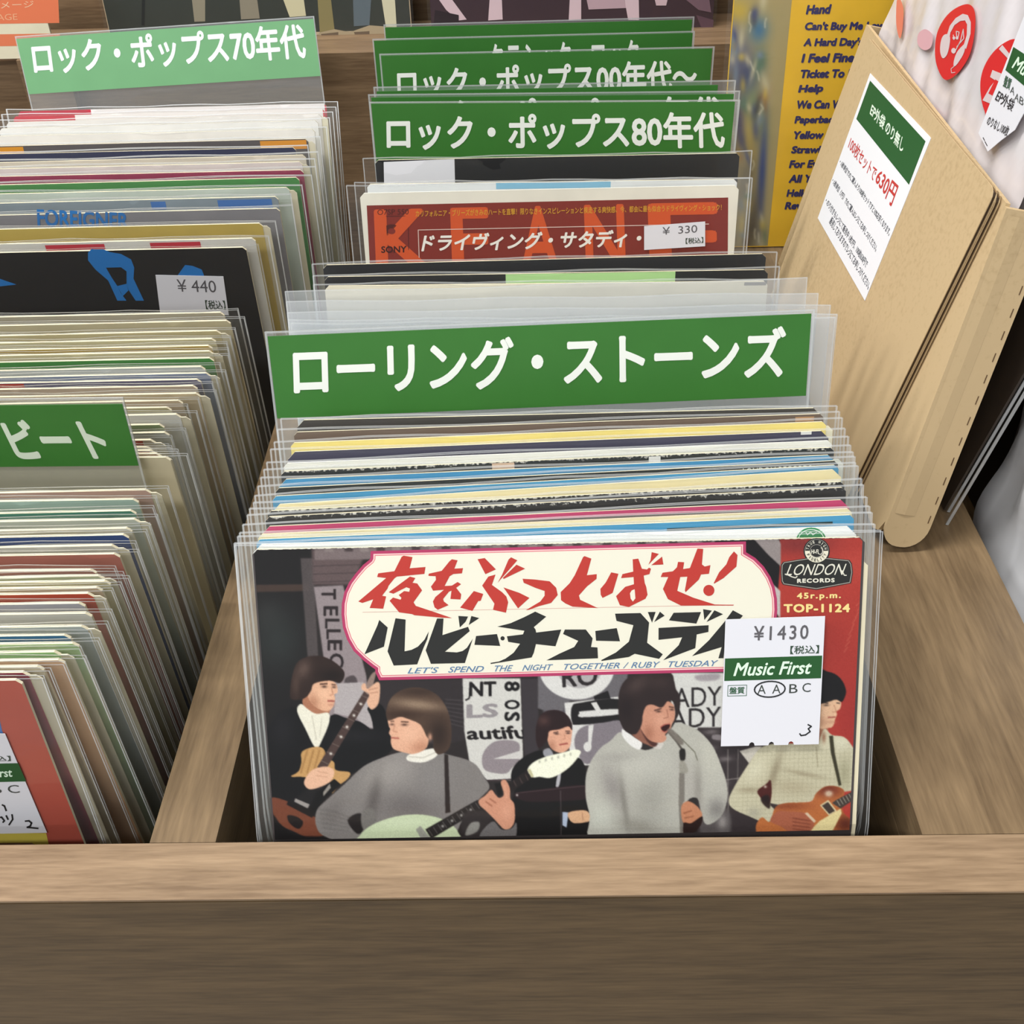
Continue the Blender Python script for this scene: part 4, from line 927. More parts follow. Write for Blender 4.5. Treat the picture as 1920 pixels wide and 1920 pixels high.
    mh = f(A3([(560, 450), (570, 330), (610, 230), (680, 165), (780, 130), (1100, 125), (1150, 200), (1170, 290), (1215, 380), (1205, 540), (1150, 650), (1165, 560), (1140, 430), (1085, 420), (1020, 490), (930, 460), (860, 470), (820, 560), (810, 660), (760, 760), (700, 770), (620, 720), (570, 600)]), (54, 42, 42))
    bl(*A3([(760, 240)])[0], 26, 14, (92, 76, 72), .6, -.6, clip=mh); bl(*A3([(640, 500)])[0], 14, 24, (40, 30, 32), .6, clip=mh); bl(*A3([(1000, 220)])[0], 20, 12, (78, 62, 60), .5, clip=mh)
    ln(A3([(1090, 745), (1180, 850), (1240, 940)]), 4, (86, 80, 74), .9); ln(A3([(1180, 770), (1290, 880), (1370, 960), (1400, 1050)]), 1.6, (92, 90, 74), .8); f(A3([(1080, 740), (1130, 720), (1250, 850), (1210, 880)]), (120, 112, 104), .9, 1)
    f(A3([(1210, 940), (1265, 930), (1270, 1030), (1240, 1060), (1215, 1040)]), (44, 40, 38)); f(A3([(1205, 1180), (1262, 1170), (1262, 1480), (1245, 1500), (1250, 1830), (1215, 1830), (1200, 1500)]), (126, 120, 112), .95, .8, False); f(A3([(1210, 1060), (1260, 1060), (1300, 1170), (1215, 1180)]), (150, 146, 134), .8, 1)
    mh = f(A3([(1235, 1520), (1300, 1480), (1390, 1530), (1450, 1620), (1410, 1690), (1320, 1720), (1250, 1710), (1225, 1610)]), (198, 134, 100)); ln(A3([(1250, 1610), (1340, 1580)]), 2, (130, 74, 52), .8, .8); ln(A3([(1260, 1660), (1360, 1640)]), 2, (140, 84, 60), .7, .8); f(A3([(1255, 1710), (1330, 1715), (1450, 1640), (1430, 1740), (1340, 1830), (1255, 1840)]), (48, 28, 24))
    # ---- right musician, checked shirt
    f(A4([(1170, 660), (1250, 690), (1250, 800), (1200, 900), (1150, 860)]), (170, 118, 92))
    mc = f(A4([(1215, 715), (1150, 860), (900, 870), (700, 870), (540, 920), (420, 1080), (270, 1320), (205, 1470), (250, 1560), (420, 1640), (620, 1710), (690, 1580), (640, 1500), (650, 1250), (640, 1500), (1060, 1490), (1180, 1400), (1440, 1380), (1570, 1320), (1575, 1030), (1500, 880), (1420, 800), (1300, 780)]), (198, 192, 164), 1, .7)
    for k in range(26): x = 380+k*48; ln(A4([(x, 860), (x-30, 1600)]), 1, (150, 142, 118), .35, .7, clip=mc)
    for k in range(18): y = 900+k*44; ln(A4([(220, y+20), (1570, y-20)]), 1, (150, 142, 118), .35, .7, clip=mc)
    for x, y, rx, ry, c, al, r in ((680, 1200, 8, 44, (140, 128, 104), .7, .3), (880, 1330, 44, 16, (168, 156, 128), .6, .1), (1430, 1180, 12, 30, (150, 146, 116), .6, 0), (480, 1140, 26, 16, (216, 212, 186), .6, -.9), (1000, 1190, 40, 5, (150, 138, 112), .6, .2), (420, 1360, 22, 6, (150, 138, 112), .6, 0), (470, 1600, 12, 10, (160, 156, 140), .6, 0), (1380, 860, 20, 14, (216, 214, 190), .6, 0)):
        bl(*A4([(x, y)])[0], rx, ry, c, al, r, clip=mc)
    f(A4([(510, 1370), (600, 1300), (650, 1260), (660, 1400), (640, 1500), (600, 1500), (540, 1440)]), (84, 34, 30)); bl(*A4([(590, 1325)])[0], 3, 2.6, (200, 190, 176), .9)
    f(A4([(550, 1440), (630, 1420), (640, 1560), (560, 1500)]), (40, 24, 24), .9, 1)
    ln(A4([(1130, 900), (1150, 1120)]), 1.4, (140, 130, 104), .7)
    mf = f(A4([(1150, 400), (1150, 690), (1260, 705), (1310, 685), (1330, 620), (1352, 560), (1345, 530), (1385, 500), (1390, 420), (1300, 380)]), (222, 180, 146)); bl(*A4([(1200, 640)])[0], 10, 10, (186, 136, 108), .6, clip=mf)
    ln(A4([(1190, 435), (1260, 445)]), 2.4, (50, 40, 38), .8); ln(A4([(1345, 440), (1385, 445)]), 2, (50, 40, 38), .8); bl(*A4([(1235, 462)])[0], 5, 2, (44, 36, 34), .7); ln(A4([(1320, 460), (1345, 535), (1300, 535)]), 1.8, (176, 124, 96), .7); ln(A4([(1255, 595), (1335, 590)]), 3, (160, 90, 76), .9); bl(*A4([(1290, 640)])[0], 8, 3, (190, 140, 112), .6)
    f(A4([(1150, 100), (1250, 108), (1340, 140), (1410, 210), (1448, 310), (1430, 390), (1400, 430), (1340, 405), (1240, 435), (1150, 420)]), (30, 28, 31))
    f(A4([(1220, 715), (1160, 870), (1210, 930), (1290, 900), (1270, 800)]), (206, 200, 172)); bl(*A4([(1210, 800)])[0], 4, 10, (150, 100, 76), .8)
    f(A4([(1268, 790), (1310, 785), (1330, 980), (1400, 1310), (1370, 1320), (1285, 960)]), (66, 62, 44), 1, .7, False)
    mg = f(A4([(500, 1720), (560, 1650), (640, 1700), (700, 1545), (820, 1500), (960, 1495), (1080, 1485), (1130, 1400), (1220, 1330), (1320, 1320), (1410, 1350), (1430, 1400), (1400, 1480), (1420, 1600), (1500, 1680), (1520, 1760), (1400, 1900), (520, 1900), (495, 1800)]), (190, 112, 62))
    bl(*A4([(1260, 1360)])[0], 26, 14, (110, 44, 30), .85, clip=mg); bl(*A4([(820, 1530)])[0], 44, 9, (134, 66, 40), .7, clip=mg); bl(*A4([(1440, 1720)])[0], 22, 18, (84, 36, 30), .8, clip=mg)
    f(A4([(1060, 1800), (1170, 1690), (1390, 1560), (1402, 1610), (1250, 1900), (1080, 1900)]), (222, 206, 150), 1, .7, False)
    f(A4([(1172, 1525), (1260, 1468), (1350, 1585), (1268, 1635)]), (214, 198, 156), 1, .6, False); f(A4([(1192, 1528), (1256, 1488), (1330, 1585), (1270, 1618)]), (74, 62, 56), 1, .6, False)
    f(A4([(1300, 1500), (1340, 1470), (1570, 1350), (1570, 1440), (1390, 1560)]), (76, 66, 60), 1, .6, False)
    for k in range(7): ln(A4([(1350+k*32, 1470-k*16), (1385+k*32, 1530-k*16)]), 1.6, (170, 164, 150), .8, .5)
    bl(*A4([(1262, 1398)])[0], 7, 5.6, (222, 206, 186), 1); bl(*A4([(1262, 1398)])[0], 4, 3, (190, 160, 130), .8)
    mh = f(A4([(645, 1690), (720, 1590), (850, 1590), (1000, 1600), (1070, 1640), (1110, 1710), (1080, 1790), (980, 1830), (850, 1810), (760, 1750)]), (172, 100, 74))
    for k in range(4): ln(A4([(880, 1660+k*38), (1070, 1690+k*36)]), 1.8, (112, 56, 42), .7, .8, clip=mh)
    f(A4([(1010, 1610), (1040, 1600), (1130, 1690), (1110, 1710)]), (214, 190, 160), 1, .6, False)
    # print grain
    g = np.random.default_rng(3).normal(0, 1, (600, 1180, 1)).astype(np.float32)
    C.a = np.clip((C.a*(1+.022*g)+1.4*g-120)*1.12+116, 6, 255); C.a = C.a*.9+C.a.mean(2, keepdims=True)*.1
    return C
def front_picture():
    C = paint(); fr = S0.fr; d = .53
    painted_sheet(C, fr, np.arange(-88, 88.01, .235), np.arange(-.15, -92, -.235), d, FRONT, 'cover_picture', 'printed picture of five musicians before posters')
    # ---- title panel
    T1 = crop(640, 1010, 7.385); T2 = crop(860, 1010, 7.385); T3 = crop(1060, 1000, 7.385); T4 = crop(1240, 1000, 7.385)
    out = T1([(405, 172)])+T4([(1172, 112), (1172, 262), (1300, 340), (1420, 460), (1510, 600), (1568, 740), (1600, 900), (1606, 1060), (1590, 1240), (1530, 1420), (1430, 1570), (1300, 1700), (1160, 1790), (1160, 1910)])
    out += [(711, 1275.5)]+T1([(470, 1850), (470, 1810), (420, 1775), (300, 1680), (170, 1555), (80, 1400), (22, 1230), (2, 1050), (6, 900), (42, 740), (110, 600), (200, 480), (300, 365), (392, 290), (403, 270)])
    def inset(P, k):
        P = np.array(P); N = len(P); o = []
        for i in range(N):
            a = P[i]-P[i-1]; b_ = P[(i+1) % N]-P[i]; a = a/np.linalg.norm(a); b_ = b_/np.linalg.norm(b_)
            n1 = np.array([-a[1], a[0]]); n2 = np.array([-b_[1], b_[0]]); n = n1+n2; n = n/np.linalg.norm(n); s_ = k/max(.45, n @ n1)
            o.append(tuple(P[i]+n*s_))
        return o
    b = MB()
    for k, c, dd in ((0, (176, 52, 96), .57), (5.5, (246, 196, 194), .60), (8, (214, 90, 110), .63), (9.2, (232, 228, 210), .66)):
        b.pxpoly(fr, inset(out, k), flat(c, .4), dd)
    b.build('title_panel', FRONT, 'cream title panel with magenta border')
    R = flat((186, 50, 40), .4); K_ = flat((30, 30, 28), .4); CR = flat((232, 228, 210), .4)
    b = MB(); D = .70
    reds = [T1([(865, 235), (985, 255), (945, 410), (1165, 392), (1150, 488), (770, 525), (735, 550), (655, 650), (640, 690), (565, 790), (620, 800), (580, 970), (392, 960), (440, 840), (290, 890), (235, 870), (620, 545), (495, 530), (510, 480), (735, 450), (770, 380), (835, 250)]),
     T1([(950, 525), (1025, 545), (985, 610), (1050, 620), (1118, 715), (1000, 880), (1030, 930), (1300, 1020), (1535, 1100), (1400, 1095), (1010, 1060), (980, 1045), (800, 1020), (668, 860), (715, 815), (820, 845), (832, 820), (795, 780), (870, 725), (940, 735), (950, 690), (900, 672), (720, 762), (655, 742)]),
     T1([(1530, 285), (1610, 300), (1565, 415), (1685, 408), (1670, 480), (1550, 490), (1500, 520), (1430, 655), (1530, 650), (1610, 600), (1658, 630), (1590, 680), (1660, 770), (1650, 842), (1510, 835), (1525, 720), (1490, 735), (1410, 835), (1420, 870), (1485, 920), (1335, 985), (1290, 950), (1268, 870), (1300, 810), (1420, 708), (1270, 720), (1240, 665), (1310, 570), (1305, 520), (1205, 515), (1210, 485), (1390, 445), (1500, 310)]),
     T2([(262, 285), (360, 268), (515, 425), (370, 492)]), T2([(510, 497), (460, 640), (600, 740), (660, 800), (685, 880), (655, 1025), (475, 985), (495, 900), (430, 805), (325, 650), (410, 525)]),
     T2([(210, 725), (340, 765), (305, 860), (270, 865), (190, 1000), (20, 955)]), T2([(620, 675), (840, 750), (980, 820), (822, 965)]), T2([(725, 258), (812, 300), (540, 610), (600, 500), (690, 290)]), T2([(800, 360), (920, 415), (625, 557), (610, 545)]),
     T2([(885, 555), (1050, 565), (1260, 590), (1350, 680), (1372, 780), (1280, 890), (1110, 935), (975, 985), (930, 990), (1130, 870), (1190, 790), (1190, 725), (1060, 680), (900, 610)]),
     T3([(265, 315), (360, 350), (298, 580), (435, 565), (432, 630), (300, 735), (188, 860), (205, 920), (450, 1035), (100, 1015), (0, 970), (-60, 925), (-65, 814), (0, 750), (60, 690), (130, 580), (245, 330)]),
     T3([(635, 540), (735, 560), (655, 825), (515, 895), (490, 850), (485, 770), (560, 680)]),
     T3([(932, 360), (1010, 350), (1060, 490), (1130, 500), (1160, 475), (1185, 490), (1165, 565), (1085, 585), (1100, 690), (1120, 740), (1138, 850), (1110, 905), (880, 1020), (755, 995), (702, 870), (830, 740), (950, 705), (945, 605), (772, 620), (790, 565), (940, 530)]),
     T3([(1195, 260), (1295, 285), (1150, 435), (1180, 370)]), T3([(1340, 322), (1358, 432), (1190, 440)]),
     T4([(231, 395), (316, 400), (301, 495), (396, 480), (500, 210), (580, 215), (562, 430), (600, 460), (680, 440), (660, 560), (550, 570), (520, 640), (335, 815), (325, 790), (360, 600), (262, 605), (220, 795), (440, 890), (740, 985), (1000, 990), (1000, 1000), (270, 1000), (90, 910), (22, 770), (95, 605), (-9, 605), (16, 545), (161, 525), (216, 470)]),
     T4([(1005, 250), (1055, 300), (1040, 460), (860, 620), (735, 695), (725, 690), (800, 540), (900, 430), (940, 330)]), T4(circ(658, 790, 77))]
    for P_ in reds: b.pxpoly(fr, P_, R, D)
    b.pxpoly(fr, T3([(895, 830), (920, 790), (960, 775), (970, 900), (935, 945), (905, 905)]), CR, D+.03)
    b.stroke(fr, [(680, 1148), (1376, 1134)], .8, flat((206, 150, 140)), .68)
    b.build('lettering', FRONT, 'red brush title')
    b = MB()
    blacks = [T1([(525, 1125), (642, 1230), (590, 1495), (320, 1600), (500, 1200)]), T1([(750, 1102), (890, 1120), (875, 1560), (970, 1540), (1060, 1495), (1150, 1400), (1210, 1285), (1190, 1390), (1130, 1530), (1050, 1740), (725, 1757), (640, 1560)]),
     T1([(1325, 1105), (1415, 1105), (1400, 1335), (1755, 1220), (1778, 1280), (1435, 1565), (1600, 1575), (1680, 1555), (1740, 1510), (1820, 1385), (1710, 1722), (1240, 1733), (1168, 1545)]), T1([(1620, 1070), (1755, 1078), (1720, 1150), (1640, 1230)]), T1([(1800, 1070), (1910, 1100), (1765, 1195)]),
     T2([(240, 1348), (530, 1320), (575, 1485), (218, 1470)]), T2(circ(608, 1380, 29)),
     T2([(1060, 1010), (1212, 1080), (1040, 1225), (1065, 1260), (1072, 1300), (1420, 1258), (1340, 1490), (1070, 1460), (1040, 1580), (1010, 1645), (445, 1735), (440, 1720), (560, 1700), (650, 1660), (760, 1580), (850, 1455), (685, 1428), (668, 1352), (890, 1325), (910, 1275), (535, 1218), (720, 1170), (900, 1090)]),
     T2([(1470, 1258), (1760, 1258), (1855, 1380), (1832, 1500), (1922, 1506), (1929, 1656), (1215, 1685), (1400, 1590), (1600, 1500), (1655, 1415), (1445, 1320)]),
     T3([(415, 1352), (712, 1312), (757, 1495), (425, 1487)]), T3([(688, 1112), (1040, 1103), (1160, 1235), (1132, 1515), (1350, 1675), (1298, 1738), (960, 1668), (880, 1712), (500, 1768), (498, 1755), (700, 1650), (880, 1500), (942, 1272), (708, 1212)]),
     T3([(1142, 1090), (1250, 1088), (1200, 1238)]), T3([(1310, 1085), (1375, 1140), (1228, 1230)]),
     T4([(170, 1100), (550, 1090), (485, 1250), (105, 1205)]), T4([(-39, 1310), (655, 1272), (652, 1365), (490, 1400), (470, 1590), (25, 1758), (240, 1550), (288, 1440), (-39, 1475)]), T4([(578, 1050), (700, 1070), (595, 1200)]), T4([(735, 1065), (855, 1120), (625, 1228)]),
     T4([(990, 1065), (1130, 1140), (900, 1400), (860, 1730), (790, 1730), (835, 1575), (425, 1700), (660, 1480), (870, 1230)])]
    for P_ in blacks: b.pxpoly(fr, P_, K_, D)
    b.build('lettering', FRONT, 'black brush katakana title')
    b = MB(); BL = flat((84, 120, 160), .4)
    for wd_, x0, x1 in (("LET'S", 764, 823), ('SPEND', 840, 908), ('THE', 926, 962), ('NIGHT', 979, 1037), ('TOGETHER', 1056, 1163), ('/', 1168, 1179), ('RUBY', 1183, 1238), ('TUESDAY', 1252, 1347)):
        y0 = 1252-(x0-764)*.0245; y1 = 1252-(x1-764)*.0245
        b.text(fr, wd_, [(x0+2, y0), (x1, y1), (x1-2, y1+11), (x0, y0+11)], BL, D, .006, .22)
    b.build('lettering', FRONT, 'small blue English title')
    # ---- label badge
    Lc = crop(1430, 1000, 9.143); b = MB()
    bd = [(315, 540), (350, 490), (740, 425), (925, 400), (1110, 415), (1490, 455), (1530, 520), (1548, 670), (1515, 855), (920, 968), (345, 880), (318, 830), (308, 670)]
    b.pxpoly(fr, Lc(circ(925, 305, 225, 225, 32)), K_, .60); b.pxpoly(fr, Lc(bd), K_, .61)
    cx, cy = 925, 665; ins = [(cx+(x-cx)*.965, cy+(y-cy)*.93) for x, y in bd]
    b.stroke(fr, Lc(ins+ins[:1]), 1.2, flat((170, 165, 155)), .64)
    b.pxpoly(fr, Lc(circ(925, 300, 203, 200, 32)), flat((170, 165, 155)), .66); b.pxpoly(fr, Lc(circ(925, 300, 196, 194, 32)), K_, .69)
    b.pxpoly(fr, Lc([(727, 300)]+circ(925, 300, 203, 200, 20, math.pi, 0)[1:-1]+[(1123, 300)]), flat((228, 222, 200)), .72)
    b.pxpoly(fr, Lc(circ(925, 305, 116, 110, 28)), K_, .75); b.stroke(fr, Lc(circ(925, 300, 112, 108, 24)+[(1037, 300)]), .8, flat((170, 165, 155)), .78)
    lw = flat((224, 220, 204), .4)
    def arc(txt, a0, a1, r, col, flip=False):
        for i, chh in enumerate(txt):
            if chh == ' ': continue
            a = a0+(a1-a0)*i/(len(txt)-1); x = 925+r*math.cos(a); y = 300-r*math.sin(a)
            ux, uy = (math.sin(a), math.cos(a)) if not flip else (-math.sin(a), -math.cos(a))
            vx, vy = (math.cos(a), -math.sin(a)) if not flip else (-math.cos(a), math.sin(a)); h_, w_ = 24, 15 if chh != 'I' else 5
            q = [(x-ux*w_+vx*h_, y-uy*w_+vy*h_), (x+ux*w_+vx*h_, y+uy*w_+vy*h_), (x+ux*w_-vx*h_, y+uy*w_-vy*h_), (x-ux*w_-vx*h_, y-uy*w_-vy*h_)]
            b.text(fr, chh, Lc(q), col, .8, .02)
    arc('TRUE HIGH', rad(166), rad(14), 158, lw); arc('FIDELITY', rad(205), rad(335), 158, K_, True)
    b.text(fr, 'Hi-Fi', Lc([(828, 275), (960, 275), (960, 350), (828, 350)]), lw, .8, .03, .2)
    b.stroke(fr, Lc(circ(985, 300, 42, 60, 12, -1.2, 2.6)), 1.4, lw, .8)
    b.text(fr, 'LONDON', Lc([(420, 530), (1440, 520), (1420, 712), (400, 722)]), lw, .66, .0, .35)
    b.stroke(fr, Lc([(385, 700), (430, 712), (500, 745), (560, 762), (590, 740)]), 2, lw, .67); b.stroke(fr, Lc([(1360, 640), (1400, 720), (1435, 720)]), 1.8, lw, .67)
    b.text(fr, 'RECORDS', Lc([(590, 778), (1235, 765), (1235, 840), (590, 852)]), lw, .66, .05, 0, 1.2)
    b.build('record_label_badge', FRONT, 'black and white record company badge')
    b = MB(); Y = flat((238, 214, 140), .4)
    b.text(fr, '45r.p.m.', Lc([(585, 1018), (1345, 1008), (1340, 1140), (585, 1155)]), Y, .62, .04, 0, 1.25)
    b.text(fr, 'TOP-1124', Lc([(358, 1212), (1498, 1205), (1495, 1355), (360, 1360)]), Y, .62, .045, 0, 1.15)
    b.build('lettering', FRONT, 'pale yellow catalogue number')
    G = crop(1340, 1150, 7.386)
    tag_on(FRONT, fr, *G([(150, 85), (1530, 38), (1442, 1812), (86, 1842)]), '¥1430', 1.75)
front_picture()

# ================================================================== CARDBOARD, CARTON AND BAGS (right)
AL = rad(12); VA = np.array([math.sin(AL), 0, math.cos(AL)])
def corr_edge(b, fr, u0, u1, v, d0, d1, along='v'):
    pass
FA = Frame((129, 355, RAIL+.95), (0, -1, 0), VA)   # u = -(y-355)
def sheetA():
    e = empty('cardboard_mailer', (129, 442, RAIL), 0, 'flat kraft cardboard mailer with printed price sign, leaning on the side ledge', 'cardboard')
    rc = []
    def outline(w0, h0, r=4):
        P = [(-w0, 0), (0, 0)]
        for i in range(5): a = i/4*math.pi/2; P.append((-r+r*math.cos(a), h0-r+r*math.sin(a)))
        for i in range(5): a = math.pi/2+i/4*math.pi/2; P.append((-w0+r+r*math.cos(a), h0-r+r*math.sin(a)))
        return P
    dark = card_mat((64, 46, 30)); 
    for k, nm in ((0, 'front_board'), (1, 'back_board')):
        b = MB(); d1 = -k*1.9
        o = outline(174-k*1.5, 134-k*1.5)
        b.prism(FA, o, d1-.3, d1, KRAFT); b.prism(FA, o, d1-1.7, d1-1.4, KRAFT)
        # recessed core between the liners; its dark brown paints in the gap's shade
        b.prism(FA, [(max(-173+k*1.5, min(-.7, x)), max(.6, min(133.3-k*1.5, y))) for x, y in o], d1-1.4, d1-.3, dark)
        n = 60; vs = []; fs = []
        for i in range(n+1):
            u = -172+i*171/n; d = d1-.4 if i % 2 else d1-1.3
            vs += [FA.p(u, 132.6-k*1.5, d), FA.p(u, 133.5-k*1.5, d)]
            if i: fs.append((2*i-2, 2*i, 2*i+1, 2*i-1))
        b.add(vs, fs, card_mat((150, 120, 84))); b.build(nm, e)
    # sign
    Sg = crop(1480, 120, 4.174); D = .25
    b = MB(); P = [FA.w(*q, D) for q in Sg([(632, 72), (1098, 568), (1106, 582), (590, 1852), (222, 1206)])]
    P2 = [p-FA.N*.2 for p in P]; n = len(P)
    b.poly(P, flat((240, 240, 244), .35)); b.add(P+P2, [(i, (i+1) % n, (i+1) % n+n, i+n) for i in range(n)], PAPERW)
    s = b.build('price_sign', e, 'white price sign with green heading')
    b = MB()
    b.pxpoly(FA, Sg([(632, 130), (1066, 605), (936, 945), (524, 430)]), flat((44, 92, 48), .4), D+.05)
    b.build('green_heading', s)
    b = MB()
    b.text(FA, 'EP外袋 のり無し', Sg([(652, 300), (908, 588), (882, 700), (626, 396)]), flat((226, 240, 222)), D+.09, .025)
    rd = flat((196, 60, 56))
    b.text(FA, '100枚セットで', Sg([(488, 560), (694, 815), (655, 925), (455, 660)]), rd, D+.05, .012)
    b.text(FA, '630円', Sg([(712, 812), (856, 955), (796, 1120), (664, 925)]), rd, D+.05, .02)
    dk = flat((74, 76, 84))
    b.text(FA, '・1枚単位でのご購入より100枚セットですと10%お安くなります。', Sg([(408, 742), (798, 1296), (776, 1350), (386, 778)]), dk, D+.05, .012)
    b.text(FA, '・1枚単位（7円）でのご購入はレジにてお申しつけください。', Sg([(350, 886), (696, 1420), (672, 1474), (328, 925)]), dk, D+.05, .012)
    b.text(FA, '・のり付きもレジにて販売中 1枚7円、100枚630円で', Sg([(298, 1040), (620, 1545), (596, 1600), (276, 1085)]), dk, D+.05, .012)
    b.text(FA, '販売しておりますのでレジにてお申しつけください。', Sg([(336, 1190), (640, 1712), (612, 1768), (308, 1242)]), dk, D+.05, .012)
    b.build('lettering', s, 'green, red and grey sign lettering')
sheetA()
FB = Frame((134.0, 353, RAIL+3.9), (-math.sin(rad(1.2)), -math.cos(rad(1.2)), 0), VA)    # left big face of the carton
def carton():
    e = empty('open_carton', (150, 440, RAIL), 0, 'open slim kraft carton behind the cardboard mailer, holding plastic bags', 'carton')
    T = 17.5; H = 127.5; Wd = 208; th = 1.6; SL = 29
    def side(d0, d1, H, nm):
        b = MB(); P = [(-Wd, 0), (SL-9, 0), (SL-4, 3), (SL*.93, 9)]+[(SL*(1-t/10), t*H/10) for t in range(1, 11)]+[(-Wd, H)]
        b.prism(FB, P, d0, d1, KRAFT); b.build(nm, e)
    side(-th, 0, H, 'side_panel'); side(-T, -T+th, H+8, 'side_panel')
    b = MB(); P = [(-T+.2, H-1), (-T+.2, 12)]
    for i in range(8):
        a = math.pi+i/7*math.pi/2; P.append((-T+9+8.8*math.cos(a), 10+9.4*math.sin(a)))
    for i in range(7):
        a = -math.pi/2+i/6*math.pi/2; P.append((-7+7*math.cos(a), 8+7.4*math.sin(a)))
    P.append((0, H-1)); m = len(P)
    def q(v, o=0): return SL*(1-v/H)+o
    f3 = [FB.p(q(v), v, d) for d, v in P]; f3b = [FB.p(q(v, th), v, d) for d, v in P]
    b.poly(f3b, KRAFT); b.add(f3+f3b, [(i, (i+1) % m, (i+1) % m+m, i+m) for i in range(m)], KRAFT)
    b.build('end_panel', e)
    b = MB()   # pressed fold line on the narrow end
    b.add([FB.p(q(14, th+.05), 14, -1.5), FB.p(q(H-3, th+.05), H-3, -1.5), FB.p(q(H-3, th+.35), H-3, -5.4), FB.p(q(14, th+.35), 14, -5.4), FB.p(q(H-3, th+.05), H-3, -9.5), FB.p(q(14, th+.05), 14, -9.5)], [(0, 1, 2, 3), (3, 2, 4, 5)], KRAFT); b.build('fold_crease', e)
    b = MB(); dk = card_mat((92, 66, 40)); v = 12
    while v < H-6:
        b.add([FB.p(q(vv, th+.1), vv, d) for vv, d in ((v, -T+2.1), (v, -T+1.7), (v+3.2, -T+1.7), (v+3.2, -T+2.1))], [(0, 1, 2, 3)], dk); v += 8
    o = b.build('perforation', e); o['kind'] = 'stuff'
    b = MB(); b.fbox(FB, -Wd, SL-9, 0, 1.6, -T+th, -th, KRAFT); b.build('base_panel', e)
    b = MB(); b.fbox(FB, -Wd, -Wd+th, 1.6, H, -T+th, -th, KRAFT); b.build('end_panel', e)
carton()
def bagmat(name, tr, col):
    m = film(name, tr, (.95, .94, .96), .18, 1.6)
    for n in m.node_tree.nodes:
        if n.type == 'BSDF_DIFFUSE': n.inputs[0].default_value = (*col, 1)
    return m
BAG = bagmat('bag_film', .82, (.80, .755, .775)); BAG2 = bagmat('bag_film_thin', .35, (.72, .70, .72))
def bag(dd, seed, u0, u1, v0, v1, label, amp=1.1, mat=BAG, e=None):
    r = np.random.default_rng(seed); fr = Frame(FB.p(0, 0, dd), FB.U, FB.V)
    nu, nv = 60, 60; ph = r.uniform(0, 6.3, 8); b = MB(); vs = []
    for sgn in (1, -1):
        vs = []
        for i in range(nv+1):
            for j in range(nu+1):
                u = u0+(u1-u0)*j/nu; v = v0+(v1-v0)*i/nv
                t = u*.8+v*.55
                k = min(1, max(0, (v-20)/40))
                d = k*amp*(.5*math.sin(t*.10+ph[0])+.3*math.sin(t*.23+ph[1]+u*.03)+.25*math.sin(t*.45+ph[2])+.15*math.sin(u*.3-v*.2+ph[3]))
                e_ = 1-(2*j/nu-1)**8
                vs.append(fr.p(u, v, d+sgn*.9*e_))
        n = len(b.v); b.v += [tuple(x) for x in vs]; k = b.mi(mat)
        for i in range(nv):
            for j in range(nu): a = n+i*(nu+1)+j; b.f.append((a, a+1, a+nu+2, a+nu+1)); b.m.append(k)
    root = empty('plastic_bag', fr.p((u0+u1)/2, v0, 0), 0, label, 'bag', 'bags standing in the carton')
    b.build('bag_film', root, smooth=True)
    return root, fr
GB = crop(1700, 0, 4.573)
root, frb = bag(-6.5, 4, -203, -4, 3, 250, 'crinkled white plastic bag with red headphone logos standing in the carton')
D = 2.6
b = MB(); RD = flat((205, 40, 44), .35)
b.pxpoly(frb, GB(cr([(520, 35), (575, 75), (590, 180), (575, 330), (540, 470), (470, 590), (400, 660), (335, 685), (290, 640), (250, 530), (243, 400), (265, 270), (330, 150), (420, 70)])), RD, D)
lg = flat((206, 190, 192), .4)
# headphone band and ear cups
o_ = [(345, 300), (370, 220), (420, 155), (480, 118), (525, 130), (550, 190), (548, 290), (510, 420)]
i_ = [(485, 400), (515, 300), (518, 210), (500, 175), (460, 180), (410, 215), (375, 280), (368, 320)]
b.pxpoly(frb, GB(o_+i_), lg, D+.12)
b.pxpoly(frb, GB(cr([(345, 292), (372, 320), (365, 400), (345, 470), (310, 500), (288, 450), (290, 370), (310, 310)])), lg, D+.16)
b.pxpoly(frb, GB(cr([(500, 380), (492, 450), (440, 540), (405, 570), (405, 520), (430, 450), (470, 400)])), lg, D+.16)
b.stroke(frb, GB([(405, 570), (380, 590), (385, 625), (415, 620)]), 1.2, lg, D+.16)
for q in ([(400, 300), (405, 340)], [(425, 268), (430, 330)], [(425, 268), (450, 275)], [(450, 275), (440, 325)], [(485, 250), (462, 350), (415, 440)], [(485, 250), (490, 330), (430, 400)]): b.stroke(frb, GB(q), 1.6, lg, D+.16)
b.pxpoly(frb, GB(circ(405, 325, 12, 14)), lg, D+.18); b.pxpoly(frb, GB(circ(432, 325, 12, 14)), lg, D+.18); b.pxpoly(frb, GB(circ(402, 435, 20, 24)), lg, D+.18)
b.build('printed_logo', root, 'red round headphone and notes logo'); b = MB()
b.pxpoly(frb, GB(cr([(935, 335), (840, 365), (740, 450), (665, 570), (632, 700), (640, 850), (670, 960), (700, 1010), (900, 1000), (1050, 700), (1030, 400)])), RD, D)
b.pxpoly(frb, GB([(790, 420), (820, 385), (880, 460), (870, 505)]), lg, D+.14)
b.pxpoly(frb, GB([(735, 600), (835, 640), (720, 890), (650, 860), (715, 745), (760, 690), (715, 660)]), lg, D+.14); b.pxpoly(frb, GB([(760, 680), (790, 700), (735, 820), (700, 800)]), RD, D+.18)
b.build('printed_logo', root, 'red round logo half hidden by the tag'); b = MB()
